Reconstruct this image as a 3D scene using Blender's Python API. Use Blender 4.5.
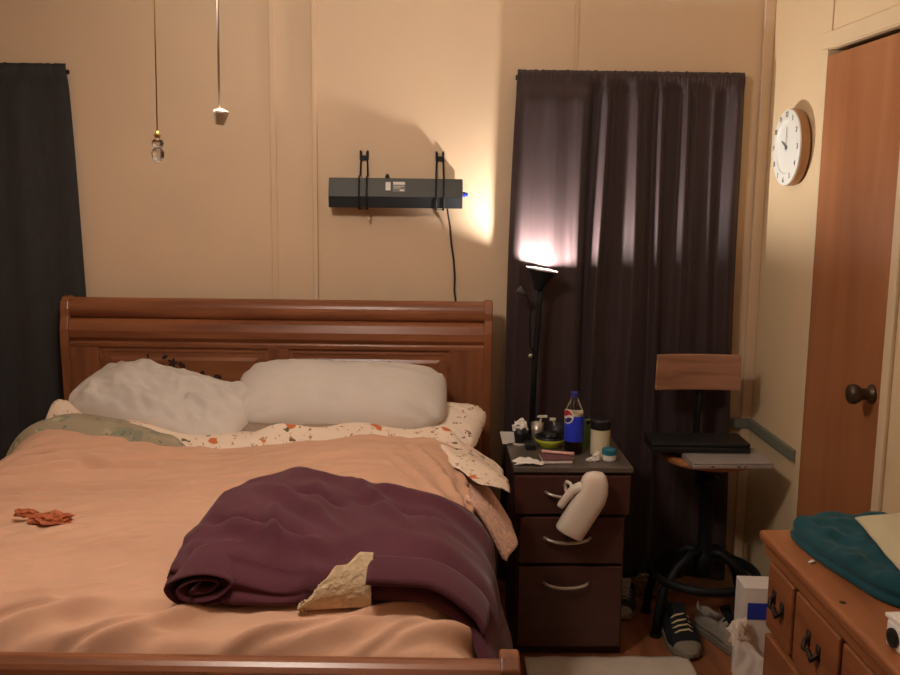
import bpy, bmesh, math, random
from mathutils import Vector, Matrix, noise
random.seed(7)
PI = math.pi
C = bpy.context.scene.collection
for o in list(bpy.data.objects):
    bpy.data.objects.remove(o)

# ------------------------------------------------------------------ camera
F_PX, PITCH, YAW, ROLL, CAM_H = 970.0, math.atan(150/970), math.atan(22/970), 0.0115, 1.585
fw = Vector((math.sin(YAW)*math.cos(PITCH), math.cos(YAW)*math.cos(PITCH), -math.sin(PITCH)))
rt = Vector((math.cos(YAW), -math.sin(YAW), 0))
up = rt.cross(fw)
rt, up = rt*math.cos(ROLL)+up*math.sin(ROLL), up*math.cos(ROLL)-rt*math.sin(ROLL)
CAM = Vector((0, 0, CAM_H))
cd = bpy.data.cameras.new('camera')
cd.sensor_width = 36.0
cd.lens = F_PX*36.0/900.0
cam = bpy.data.objects.new('camera', cd)
C.objects.link(cam)
m3 = Matrix((rt, up, -fw)).transposed()
cam.matrix_world = Matrix.Translation(CAM) @ m3.to_4x4()
bpy.context.scene.camera = cam

# ------------------------------------------------------------------ world and exposure
sc = bpy.context.scene
sc.view_settings.view_transform = 'Standard'
sc.view_settings.look = 'None'
sc.view_settings.exposure = 0.10
sc.view_settings.gamma = 1.0
sc.view_settings.use_curve_mapping = False
w = bpy.data.worlds.new('world')
sc.world = w
w.use_nodes = True
w.node_tree.nodes['Background'].inputs[0].default_value = (0.55, 0.6, 0.8, 1)
w.node_tree.nodes['Background'].inputs[1].default_value = 0.05
FAN_BULB = 330.0          # emission of the ceiling fan's bulbs
LAMP_BULB = 3700.0        # emission of the bulb in the black lamp's cup
FAN_COL = (1.0, 0.90, 0.79)
LAMP_COL = (1.0, 0.93, 0.86)

# ------------------------------------------------------------------ helpers
def lin(c):
    return tuple((v/12.92 if v <= 0.04045 else ((v+0.055)/1.055)**2.4) for v in [x/255.0 for x in c])

def Tr0(x, y, z): return Matrix.Translation((x, y, z)) @ Matrix.Rotation(PI/2, 4, 'X')

class B:
    """collects shapes into one bmesh"""
    def __init__(self):
        self.bm = bmesh.new()
    def _app(self, verts, M):
        if M is not None:
            for v in verts:
                v.co = M @ v.co
    def box(self, c, s, M=None):
        r = bmesh.ops.create_cube(self.bm, size=1.0)
        for v in r['verts']:
            v.co = Vector((v.co.x*s[0]+c[0], v.co.y*s[1]+c[1], v.co.z*s[2]+c[2]))
        self._app(r['verts'], M)
        return self
    def rings(self, rings, cap0=True, cap1=True, loop=True, M=None, close=False):
        bm = self.bm
        vs = [[bm.verts.new(p) for p in ring] for ring in rings]
        n = len(rings[0])
        last = len(vs) if close else len(vs)-1
        for i in range(last):
            a, b = vs[i], vs[(i+1) % len(vs)]
            for j in range(n if loop else n-1):
                k = (j+1) % n
                bm.faces.new((a[j], a[k], b[k], b[j]))
        if not close:
            if cap0 and loop: bm.faces.new(list(reversed(vs[0])))
            if cap1 and loop: bm.faces.new(vs[-1])
        self._app([v for r in vs for v in r], M)
        return self
    def lathe(self, prof, c=(0,0,0), seg=24, M=None, cap0=True, cap1=True, sy=1.0):
        rs = []
        for r, z in prof:
            r = max(r, 1e-4)
            rs.append([Vector((c[0]+r*math.cos(2*PI*i/seg), c[1]+sy*r*math.sin(2*PI*i/seg), c[2]+z)) for i in range(seg)])
        return self.rings(rs, cap0, cap1, True, M)
    def tube(self, pts, r, seg=10, closed=False, M=None, radii=None, flat=1.0):
        pts = [Vector(p) for p in pts]
        n = len(pts)
        rs = []
        prev = None
        for i, p in enumerate(pts):
            if closed:
                t = pts[(i+1) % n]-pts[i-1]
            else:
                t = pts[min(i+1, n-1)]-pts[max(i-1, 0)]
            t.normalize()
            if prev is None:
                a = Vector((0,0,1)) if abs(t.z) < 0.9 else Vector((1,0,0))
                u = (a - t*a.dot(t)).normalized()
            else:
                u = (prev - t*prev.dot(t)).normalized()
            prev = u
            v = t.cross(u)
            rr = radii[i] if radii else r
            rs.append([p+u*(rr*flat*math.cos(2*PI*k/seg))+v*(rr*math.sin(2*PI*k/seg)) for k in range(seg)])
        return self.rings(rs, True, True, True, M, close=closed)
    def prism(self, poly, d0, d1, M=None):
        """polygon in x,y pulled from z=d0 to z=d1"""
        bm = self.bm
        a = [bm.verts.new((p[0], p[1], d0)) for p in poly]
        b = [bm.verts.new((p[0], p[1], d1)) for p in poly]
        n = len(poly)
        bm.faces.new(list(reversed(a)))
        bm.faces.new(b)
        for i in range(n):
            j = (i+1) % n
            bm.faces.new((a[i], a[j], b[j], b[i]))
        self._app(a+b, M)
        return self
    def sphere(self, c, r, s=(1,1,1), M=None, u=16, v=10):
        q = bmesh.ops.create_uvsphere(self.bm, u_segments=u, v_segments=v, radius=r)
        for x in q['verts']:
            x.co = Vector((x.co.x*s[0]+c[0], x.co.y*s[1]+c[1], x.co.z*s[2]+c[2]))
        self._app(q['verts'], M)
        return self
    def sheet(self, fn, nu, nv, thick=0.006, u0=0, u1=1, v0=0, v1=1, keep=None):
        """a closed cloth sheet: fn(u,v) -> point; the underside is offset along the normal"""
        P = [[Vector(fn(u0+(u1-u0)*i/(nu-1), v0+(v1-v0)*j/(nv-1))) for j in range(nv)] for i in range(nu)]
        bm = self.bm
        top = [[bm.verts.new(P[i][j]) for j in range(nv)] for i in range(nu)]
        bot = []
        for i in range(nu):
            row = []
            for j in range(nv):
                du = P[min(i+1, nu-1)][j]-P[max(i-1, 0)][j]
                dv = P[i][min(j+1, nv-1)]-P[i][max(j-1, 0)]
                nn = du.cross(dv)
                nn = nn.normalized() if nn.length > 1e-12 else Vector((0,0,1))
                edge = 0.35 if (i in (0, nu-1) or j in (0, nv-1)) else 1.0
                row.append(bm.verts.new(P[i][j]-nn*thick*edge))
            bot.append(row)
        for i in range(nu-1):
            for j in range(nv-1):
                if keep and not keep((i+0.5)/(nu-1), (j+0.5)/(nv-1)): continue
                bm.faces.new((top[i][j], top[i+1][j], top[i+1][j+1], top[i][j+1]))
                bm.faces.new((bot[i][j+1], bot[i+1][j+1], bot[i+1][j], bot[i][j]))
        for i in range(nu-1):
            bm.faces.new((top[i+1][0], top[i][0], bot[i][0], bot[i+1][0]))
            bm.faces.new((top[i][-1], top[i+1][-1], bot[i+1][-1], bot[i][-1]))
        for j in range(nv-1):
            bm.faces.new((top[0][j], top[0][j+1], bot[0][j+1], bot[0][j]))
            bm.faces.new((top[-1][j+1], top[-1][j], bot[-1][j], bot[-1][j+1]))
        return self

def pmat(p):
    return Matrix.Translation(p.location) @ p.rotation_euler.to_matrix().to_4x4()

def world_of(p):
    M = Matrix.Identity(4)
    while p is not None:
        M = pmat(p) @ M
        p = p.parent
    return M

def link(name, b, mat, parent=None, smooth=False, bevel=0.0, seg=2, world=False, sub=0, angle=0.6):
    bm = b.bm
    bmesh.ops.recalc_face_normals(bm, faces=bm.faces)
    me = bpy.data.meshes.new(name)
    if parent is not None and world:
        bm.transform(world_of(parent).inverted())
    loc = None
    if len(bm.verts):
        xs = [v.co for v in bm.verts]
        lo = Vector((min(v.x for v in xs), min(v.y for v in xs), min(v.z for v in xs)))
        hi = Vector((max(v.x for v in xs), max(v.y for v in xs), max(v.z for v in xs)))
        loc = Vector(((lo.x+hi.x)/2, (lo.y+hi.y)/2, lo.z))
        bm.transform(Matrix.Translation(-loc))
    bm.to_mesh(me)
    bm.free()
    me.materials.append(mat)
    if smooth:
        for p in me.polygons: p.use_smooth = True
    o = bpy.data.objects.new(name, me)
    if loc: o.location = loc
    C.objects.link(o)
    if parent is not None: o.parent = parent
    if bevel > 0:
        md = o.modifiers.new('bevel', 'BEVEL')
        md.width = bevel; md.segments = seg; md.limit_method = 'ANGLE'; md.angle_limit = angle
        md.harden_normals = False
    if sub:
        md = o.modifiers.new('sub', 'SUBSURF'); md.levels = sub; md.render_levels = sub
    return o

def tag(o, label=None, cat=None, group=None, kind=None):
    if label: o['label'] = label
    if cat: o['category'] = cat
    if group: o['group'] = group
    if kind: o['kind'] = kind
    return o

def thing(name, label, cat, loc=(0,0,0), rz=0.0, group=None):
    o = bpy.data.objects.new(name, None)
    o.empty_display_size = 0.05
    o.location = loc
    o.rotation_euler = (0, 0, rz)
    C.objects.link(o)
    return tag(o, label, cat, group)

def struct(name, b, mat, **k):
    o = link(name, b, mat, **k)
    o['kind'] = 'structure'
    return o

def fbm(x, y, z=0.0, octv=3, lac=2.1, gain=0.5):
    a, s, t = 1.0, 0.0, 0.0
    for _ in range(octv):
        s += a*noise.noise(Vector((x, y, z))); t += a
        x *= lac; y *= lac; z = z*lac+3.7; a *= gain
    return s/t

def sstep(a, b, x):
    t = max(0.0, min(1.0, (x-a)/(b-a)))
    return t*t*(3-2*t)

def gauss(d, w):
    return math.exp(-(d/w)**2)

def interp(tab, x):
    if x <= tab[0][0]: return tab[0][1]
    for (x0, y0), (x1, y1) in zip(tab, tab[1:]):
        if x <= x1:
            t = (x-x0)/(x1-x0)
            t = t*t*(3-2*t)*0.5+t*0.5
            return y0+(y1-y0)*t
    return tab[-1][1]

# ------------------------------------------------------------------ materials
def nt(name):
    m = bpy.data.materials.new(name); m.use_nodes = True
    t = m.node_tree
    return m, t, t.nodes['Principled BSDF']

def basemat(name, rgb, rough=0.6, metal=0.0, spec=0.35, var=0.08, scale=6.0, bump=0.0, bscale=60.0, stretch=(1,1,1), sheen=0.0):
    m, t, p = nt(name)
    c = lin(rgb)
    tc = t.nodes.new('ShaderNodeTexCoord')
    mp = t.nodes.new('ShaderNodeMapping'); mp.inputs['Scale'].default_value = stretch
    t.links.new(tc.outputs['Object'], mp.inputs[0])
    n = t.nodes.new('ShaderNodeTexNoise'); n.inputs['Scale'].default_value = scale; n.inputs['Detail'].default_value = 4
    t.links.new(mp.outputs[0], n.inputs['Vector'])
    r = t.nodes.new('ShaderNodeValToRGB')
    r.color_ramp.elements[0].position = 0.3; r.color_ramp.elements[1].position = 0.7
    r.color_ramp.elements[0].color = tuple(v*(1-var) for v in c)+(1,)
    r.color_ramp.elements[1].color = tuple(min(1, v*(1+var)) for v in c)+(1,)
    t.links.new(n.outputs['Fac'], r.inputs[0]); t.links.new(r.outputs[0], p.inputs['Base Color'])
    p.inputs['Roughness'].default_value = rough
    p.inputs['Metallic'].default_value = metal
    p.inputs['Specular IOR Level'].default_value = spec
    if sheen:
        p.inputs['Sheen Weight'].default_value = sheen
    if bump:
        n2 = t.nodes.new('ShaderNodeTexNoise'); n2.inputs['Scale'].default_value = bscale; n2.inputs['Detail'].default_value = 3
        t.links.new(mp.outputs[0], n2.inputs['Vector'])
        b = t.nodes.new('ShaderNodeBump'); b.inputs['Strength'].default_value = bump; b.inputs['Distance'].default_value = 0.01
        t.links.new(n2.outputs['Fac'], b.inputs['Height']); t.links.new(b.outputs[0], p.inputs['Normal'])
    return m

def woodmat(name, dark, light, scale=3.0, stretch=(0.6, 9, 9), rough=0.4, spec=0.4, knots=0.0, bump=0.04):
    m, t, p = nt(name)
    tc = t.nodes.new('ShaderNodeTexCoord')
    mp = t.nodes.new('ShaderNodeMapping'); mp.inputs['Scale'].default_value = stretch
    t.links.new(tc.outputs['Object'], mp.inputs[0])
    n = t.nodes.new('ShaderNodeTexNoise'); n.inputs['Scale'].default_value = scale; n.inputs['Detail'].default_value = 6
    n.inputs['Distortion'].default_value = 0.6
    t.links.new(mp.outputs[0], n.inputs['Vector'])
    r = t.nodes.new('ShaderNodeValToRGB')
    r.color_ramp.elements[0].position = 0.32; r.color_ramp.elements[1].position = 0.68
    r.color_ramp.elements[0].color = lin(dark)+(1,); r.color_ramp.elements[1].color = lin(light)+(1,)
    t.links.new(n.outputs['Fac'], r.inputs[0])
    out = r.outputs[0]
    if knots:
        v = t.nodes.new('ShaderNodeTexVoronoi'); v.inputs['Scale'].default_value = knots
        t.links.new(tc.outputs['Object'], v.inputs['Vector'])
        k = t.nodes.new('ShaderNodeValToRGB')
        k.color_ramp.elements[0].position = 0.04; k.color_ramp.elements[1].position = 0.12
        k.color_ramp.elements[0].color = (1,1,1,1); k.color_ramp.elements[1].color = (0,0,0,1)
        t.links.new(v.outputs['Distance'], k.inputs[0])
        mx = t.nodes.new('ShaderNodeMixRGB'); mx.inputs[2].default_value = lin((60,28,16))+(1,)
        t.links.new(k.outputs[0], mx.inputs[0]); t.links.new(out, mx.inputs[1])
        out = mx.outputs[0]
    t.links.new(out, p.inputs['Base Color'])
    p.inputs['Roughness'].default_value = rough
    p.inputs['Specular IOR Level'].default_value = spec
    if bump:
        b = t.nodes.new('ShaderNodeBump'); b.inputs['Strength'].default_value = bump; b.inputs['Distance'].default_value = 0.01
        t.links.new(n.outputs['Fac'], b.inputs['Height']); t.links.new(b.outputs[0], p.inputs['Normal'])
    return m

def floralmat(name, base, spots, scale=14.0, size=0.2, rough=0.85):
    """printed cloth: voronoi blotches of several colours on a pale base"""
    m, t, p = nt(name)
    tc = t.nodes.new('ShaderNodeTexCoord')
    out = None
    rgb = t.nodes.new('ShaderNodeRGB'); rgb.outputs[0].default_value = lin(base)+(1,)
    out = rgb.outputs[0]
    for i, (col, sc_, sz) in enumerate(spots):
        mp = t.nodes.new('ShaderNodeMapping'); mp.inputs['Location'].default_value = (i*1.37, i*0.71, i*2.3)
        mp.inputs['Scale'].default_value = (1, 1, 1)
        nz = t.nodes.new('ShaderNodeTexNoise'); nz.inputs['Scale'].default_value = sc_*2.2; nz.inputs['Detail'].default_value = 2
        t.links.new(tc.outputs['Object'], nz.inputs['Vector'])
        ad = t.nodes.new('ShaderNodeVectorMath'); ad.operation = 'MULTIPLY_ADD'
        t.links.new(nz.outputs['Color'], ad.inputs[0]); ad.inputs[1].default_value = (0.05, 0.05, 0.05)
        t.links.new(tc.outputs['Object'], ad.inputs[2])
        t.links.new(ad.outputs[0], mp.inputs[0])
        v = t.nodes.new('ShaderNodeTexVoronoi'); v.inputs['Scale'].default_value = sc_; v.inputs['Randomness'].default_value = 1.0
        t.links.new(mp.outputs[0], v.inputs['Vector'])
        k = t.nodes.new('ShaderNodeValToRGB')
        k.color_ramp.elements[0].position = sz*0.8; k.color_ramp.elements[1].position = sz
        k.color_ramp.elements[0].color = (1,1,1,1); k.color_ramp.elements[1].color = (0,0,0,1)
        t.links.new(v.outputs['Distance'], k.inputs[0])
        mx = t.nodes.new('ShaderNodeMixRGB'); mx.inputs[2].default_value = lin(col)+(1,)
        t.links.new(k.outputs[0], mx.inputs[0]); t.links.new(out, mx.inputs[1])
        out = mx.outputs[0]
    t.links.new(out, p.inputs['Base Color'])
    p.inputs['Roughness'].default_value = rough
    p.inputs['Specular IOR Level'].default_value = 0.2
    return m

def emat(name, col, strength):
    m, t, p = nt(name)
    p.inputs['Base Color'].default_value = col+(1,)
    p.inputs['Emission Color'].default_value = col+(1,)
    p.inputs['Emission Strength'].default_value = strength
    return m

def glassmat(name, col, rough=0.05, ior=1.4, trans=1.0):
    m, t, p = nt(name)
    p.inputs['Base Color'].default_value = lin(col)+(1,)
    p.inputs['Roughness'].default_value = rough
    p.inputs['IOR'].default_value = ior
    p.inputs['Transmission Weight'].default_value = trans
    return m

M_WALL = basemat('tan_wallboard', (208,180,150), rough=0.6, spec=0.25, var=0.035, scale=2.5, bump=0.05, bscale=90)
M_WALLR = basemat('cream_wallboard', (213,187,150), rough=0.6, spec=0.25, var=0.03, scale=2.5, bump=0.04, bscale=90)
M_TRIM = basemat('tan_trim', (206,177,146), rough=0.55, spec=0.3, var=0.04)
M_TRIMC = basemat('cream_trim', (211,187,153), rough=0.5, spec=0.3, var=0.03)
M_CEIL = basemat('ceiling_paint', (225,215,200), rough=0.8, var=0.02)
M_FLOOR = woodmat('laminate_floor', (118,70,46), (158,100,68), scale=2.0, stretch=(7, 0.7, 1), rough=0.35)
M_RAIL = basemat('grey_rail_paint', (112,112,100), rough=0.6, var=0.05)
M_DOOR = woodmat('orange_brown_door', (148,93,58), (166,110,72), scale=2.0, stretch=(4, 4, 0.5), rough=0.35, bump=0.0)
M_GAPSHADE = basemat('gap_shade', (30,20,14), rough=0.8)  # near-black colour standing in for shade in the door gap
M_BRONZE = basemat('dark_bronze', (76,60,50), rough=0.4, metal=0.6, spec=0.4)
M_BLACKCLOTH = basemat('black_curtain_cloth', (58,56,56), rough=0.9, spec=0.1, var=0.1, scale=40, stretch=(1,1,0.3))
M_PLUMCURT = basemat('plum_satin_curtain', (54,38,39), rough=0.6, spec=0.3, var=0.10, scale=60, stretch=(1,1,0.2), sheen=0.15)
M_BED = woodmat('honey_oak_wood', (108,61,37), (150,92,58), scale=2.5, stretch=(0.7, 8, 8), rough=0.32, spec=0.5)
M_BEDV = woodmat('honey_oak_upright', (106,60,37), (146,90,57), scale=2.5, stretch=(8, 8, 0.7), rough=0.34, spec=0.5)
M_BEDIN = basemat('oak_groove', (92,46,26), rough=0.5)
M_STENCIL = basemat('dark_painted_stencil', (52,34,28), rough=0.6)
M_COMF = basemat('tan_comforter_cloth', (200,156,129), rough=0.85, spec=0.15, var=0.03, scale=5, bump=0.05, bscale=220, sheen=0.1)
M_PILLOW = basemat('white_pillowcase', (204,193,184), rough=0.85, spec=0.15, var=0.03, scale=8, bump=0.04, bscale=200)
M_GREYP = basemat('taupe_pillowcase', (150,128,112), rough=0.85, spec=0.15, var=0.04)
M_FLORAL = floralmat('floral_sheet_print', (228,206,186), [((166,132,100), 24, 0.20), ((198,112,66), 11, 0.20), ((104,90,66), 17, 0.19), ((178,140,104), 31, 0.2)])
M_FLORAL2 = floralmat('dotted_floral_print', (226,206,188), [((130,112,100), 26, 0.2), ((120,90,70), 19, 0.18)])
M_PINKQ = basemat('pink_textured_fleece', (236,196,178), rough=0.95, spec=0.1, var=0.2, scale=60, bump=0.8, bscale=110)
M_QUILT = floralmat('sage_quilt_print', (158,144,120), [((134,132,112), 14, 0.34), ((98,112,108), 24, 0.2), ((172,160,132), 18, 0.26)])
M_THROW = basemat('plum_fleece', (84,43,53), rough=0.9, spec=0.12, var=0.06, scale=10, bump=0.15, bscale=160, sheen=0.15)
M_SHERPA = basemat('cream_sherpa', (206,180,146), rough=0.95, spec=0.1, var=0.10, scale=70, bump=0.5, bscale=120)
M_MATT = basemat('mattress_ticking', (200,190,178), rough=0.9)
M_RUST = basemat('rust_foil', (172,92,58), rough=0.4, spec=0.5, var=0.4, scale=120)
M_NS = basemat('dark_mahogany', (62,42,37), rough=0.45, spec=0.4, var=0.18, scale=4, stretch=(1,1,6))
M_NSD = basemat('dark_mahogany_drawer', (74,43,37), rough=0.4, spec=0.4, var=0.15, scale=4, stretch=(1,1,6))
M_NSTOP = basemat('grey_brown_laminate', (92,82,74), rough=0.35, spec=0.5, var=0.08)
M_STEEL = basemat('brushed_steel', (190,180,168), rough=0.35, metal=0.7, var=0.05)
M_BLACK = basemat('black_plastic', (26,26,27), rough=0.45, spec=0.4)
M_BLACKM = basemat('black_metal', (21,22,24), rough=0.55, spec=0.25, var=0.15)
M_CHAR = basemat('charcoal_plastic', (70,70,68), rough=0.5, spec=0.4, var=0.06)
M_CHARD = basemat('dark_grille', (34,36,38), rough=0.7, spec=0.3, var=0.15, scale=200)
M_WHITE = basemat('white_plastic', (222,210,192), rough=0.45, spec=0.4, var=0.02)
M_URINAL = basemat('milky_plastic', (228,212,196), rough=0.35, spec=0.4, var=0.02)
M_URINAL.node_tree.nodes['Principled BSDF'].inputs['Subsurface Weight'].default_value = 0.15
M_PAPER = basemat('white_paper', (228,220,212), rough=0.85, var=0.04)
M_BLUE = basemat('blue_plastic', (40,62,170), rough=0.4, spec=0.4)
M_BLUEL = basemat('bright_blue_label', (42,62,214), rough=0.3, spec=0.5, var=0.05)
M_NAVY = basemat('navy_cap', (44,48,120), rough=0.4, spec=0.4)
M_RED = basemat('label_red', (190,40,50), rough=0.4)
M_COLA = basemat('dark_cola', (22,12,10), rough=0.15, spec=0.5)
M_CLEAR = glassmat('clear_plastic', (235,225,210), 0.08, 1.3)
M_CRYSTAL = glassmat('clear_glass', (235,235,240), 0.02, 1.5)
M_CREAM = basemat('cream_label', (216,204,172), rough=0.6, var=0.05)
M_TEAL = basemat('teal_plastic', (40,110,126), rough=0.45, spec=0.4)
M_GREEN = basemat('green_pack', (110,140,88), rough=0.5, var=0.2, scale=60)
M_LIME = basemat('lime_band', (184,190,58), rough=0.5)
M_PINK = basemat('pale_pink_plastic', (222,170,160), rough=0.5)
M_MAUVE = basemat('mauve_cover', (110,72,72), rough=0.6, var=0.08)
M_STOOLW = woodmat('worn_brown_wood', (136,94,72), (178,130,102), scale=3, stretch=(0.8, 6, 8), rough=0.5)
M_STOOLS = woodmat('stool_seat_wood', (150,96,56), (180,120,74), scale=3, stretch=(0.8, 6, 8), rough=0.4)
M_SILVER = basemat('silver_laptop_shell', (176,168,164), rough=0.38, metal=0.4, spec=0.5, var=0.02)
M_DRESS = woodmat('orange_pine', (128,75,43), (160,99,60), scale=2.2, stretch=(8, 0.7, 8), rough=0.38, spec=0.45, knots=3.1)
M_DRESSV = woodmat('orange_pine_front', (125,72,42), (154,95,58), scale=2.2, stretch=(8, 0.8, 7), rough=0.42, spec=0.4, knots=4.3)
M_IRON = basemat('black_iron', (40,26,22), rough=0.5, metal=0.3)
M_TEALC = basemat('teal_cotton', (27,68,76), rough=0.9, spec=0.12, var=0.12, scale=8, bump=0.1, bscale=160, sheen=0.1)
M_BEIGEC = basemat('sage_beige_cotton', (184,172,142), rough=0.9, spec=0.1, var=0.06, bump=0.1, bscale=160)
M_MAT = basemat('white_floor_pad', (200,186,170), rough=0.9, var=0.06, scale=12, bump=0.2, bscale=60)
M_SHOED = basemat('dark_shoe_fabric', (44,42,40), rough=0.85, var=0.2, scale=50)
M_SHOEG = basemat('grey_shoe_mesh', (150,140,128), rough=0.85, var=0.15, scale=60)
M_SOLE = basemat('rubber_sole_grey', (128,118,104), rough=0.7, var=0.1)
M_SHOEB = basemat('black_suede', (22,24,28), rough=0.85)
M_LACE = basemat('pale_lace', (214,196,150), rough=0.8)
M_BROWNPAPER = basemat('brown_paper', (150,118,96), rough=0.85, var=0.15, scale=30)
M_CLOCKF = basemat('clock_dial_white', (222,220,212), rough=0.35, spec=0.4, var=0.015)
M_CLOCKB = basemat('clock_case_tan', (166,120,78), rough=0.5)
M_INK = basemat('dark_grey_ink', (118,112,116), rough=0.6)
M_CORD = basemat('white_cord', (226,214,196), rough=0.7)
M_BRASS = basemat('brass', (196,160,92), rough=0.3, metal=0.9)
M_CABLE = basemat('brown_cable', (52,36,30), rough=0.6)
M_STICK = basemat('white_sticker', (214,208,200), rough=0.6)
M_STICKG = basemat('grey_sticker', (120,116,112), rough=0.6)
M_FANB = woodmat('fan_blade_wood', (96,58,36), (130,84,54))

# ------------------------------------------------------------------ room shell
XL, XR, YB, YF, ZC = -2.35, 1.26, 3.67, -1.3, 2.45
struct('floor', B().box(((XL+XR)/2, (YB+YF)/2, -0.05), (XR-XL+0.2, YB-YF+0.2, 0.1)), M_FLOOR)
struct('ceiling', B().box(((XL+XR)/2, (YB+YF)/2, ZC+0.05), (XR-XL+0.2, YB-YF+0.2, 0.1)), M_CEIL)
struct('wall_back', B().box(((XL+XR)/2, YB+0.05, ZC/2), (XR-XL+0.2, 0.1, ZC)), M_WALL)
struct('wall_left', B().box((XL-0.05, (YB+YF)/2, ZC/2), (0.1, YB-YF, ZC)), M_WALL)
struct('wall_front', B().box(((XL+XR)/2, YF-0.05, ZC/2), (XR-XL+0.2, 0.1, ZC)), M_WALL)
DY0, DY1, DZ = 2.60, 3.142, 2.03      # closet door opening in the right wall
wr = B()
wr.box((XR+0.05, (DY1+YB)/2, ZC/2), (0.1, YB-DY1, ZC))
wr.box((XR+0.05, (YF+DY0)/2, ZC/2), (0.1, DY0-YF, ZC))
wr.box((XR+0.05, (DY0+DY1)/2, (DZ+ZC)/2), (0.1, DY1-DY0, ZC-DZ))
struct('wall_right', wr, M_WALLR)
# battens on the back wall
struct('trim_1', B().box((-0.578, YB-0.004, ZC/2), (0.022, 0.008, ZC)), M_TRIM, bevel=0.002)
struct('trim_2', B().box((-0.425, YB-0.009, ZC/2), (0.018, 0.018, ZC)), M_TRIM, bevel=0.003)
struct('trim_3', B().box((0.535, YB-0.003, (ZC+2.0)/2), (0.012, 0.006, ZC-2.0)), M_TRIM, bevel=0.001)
struct('trim_4', B().box((XR-0.02, YB-0.008, ZC/2), (0.04, 0.016, ZC)), M_TRIM, bevel=0.004)
# grey chair rail
struct('trim_5', B().box((1.12, YB-0.014, 0.692), (0.28, 0.014, 0.04)), M_RAIL, bevel=0.003)
struct('trim_6', B().box((XR-0.008, (3.182+YB)/2, 0.692), (0.016, YB-3.182, 0.04)), M_RAIL, bevel=0.003)
# door casing and seam above
struct('trim_7', B().box((XR-0.002, DY1+0.022, DZ/2), (0.004, 0.04, DZ+0.006)), M_TRIMC, bevel=0.003)
struct('trim_8', B().box((XR-0.002, (DY0+DY1)/2, DZ+0.030), (0.004, DY1-DY0+0.1, 0.05)), M_TRIMC, bevel=0.003)
struct('trim_9', B().box((XR-0.006, DY0-0.022, DZ/2+0.01), (0.012, 0.044, DZ+0.05)), M_TRIMC, bevel=0.003)
struct('trim_10', B().box((XR-0.002, 3.127, (DZ+0.053+ZC)/2), (0.004, 0.008, ZC-DZ-0.053)), M_TRIM)
struct('baseboard_back', B().box(((XL+XR)/2, YB-0.006, 0.035), (XR-XL, 0.012, 0.07)), M_TRIM, bevel=0.003)
struct('baseboard_right', B().box((XR-0.006, (3.19+YB)/2, 0.035), (0.012, YB-3.19, 0.07)), M_TRIMC, bevel=0.003)
d = struct('door_1', B().box((XR+0.012, (DY0+DY1)/2, (DZ-0.02)/2), (0.035, DY1-DY0-0.006, DZ-0.022)), M_DOOR, bevel=0.002)
struct('closet_shade_panel', B().box((XR+0.075, (DY0+DY1)/2, DZ/2), (0.03, DY1-DY0, DZ)), M_GAPSHADE)   # dark sheet painted as the closet's shade around the door
kn = B()
Mk = Matrix.Translation((XR-0.006, 2.655, 1.022)) @ Matrix.Rotation(-PI/2, 4, 'Y')
kn.lathe([(0.0,0.0),(0.028,0.0),(0.028,0.005),(0.020,0.010),(0.017,0.016),(0.018,0.032),(0.024,0.040),(0.029,0.052),(0.027,0.064),(0.018,0.070),(0,0.071)], M=Mk)
link('door_knob', kn, M_BRONZE, parent=d, smooth=True, world=True)

# ------------------------------------------------------------------ ceiling fan (just above the picture) and its chains
FX, FY = -0.46, 1.90
fan = thing('ceiling_fan', 'ceiling fan with three open bulbs above the bed', 'ceiling fan', (FX, FY, ZC))
link('motor_housing', B().lathe([(0,0),(0.06,0),(0.06,-0.03),(0.015,-0.04),(0.015,-0.1),(0.09,-0.11),(0.10,-0.15),(0.09,-0.19),(0.05,-0.20),(0.05,-0.235),(0,-0.24)], seg=28), M_BRASS, fan, smooth=True, bevel=0.002)
for k in range(5):
    a = k*2*PI/5+0.3
    Mb = Matrix.Rotation(a, 4, 'Z') @ Matrix.Translation((0, 0, -0.155))
    pl = [(0.10,-0.03),(0.2,-0.055),(0.52,-0.065),(0.56,-0.04),(0.56,0.04),(0.52,0.065),(0.2,0.055),(0.10,0.03)]
    link('fan_blade', B().prism(pl, -0.004, 0.004, M=Mb), M_FANB, fan)
M_BULB = emat('warm_bulb', FAN_COL, FAN_BULB)
for k in range(3):
    a = k*2*PI/3+0.5
    c = (0.105*math.cos(a), 0.105*math.sin(a), -0.27)
    link('lamp_socket', B().tube([(0.04*math.cos(a),0.04*math.sin(a),-0.215),(0.09*math.cos(a),0.09*math.sin(a),-0.225),(c[0],c[1],-0.24)], 0.016), M_BRASS, fan, smooth=True)
    link('light_bulb', B().sphere((c[0],c[1],-0.275), 0.034), M_BULB, fan, smooth=True)

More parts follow.
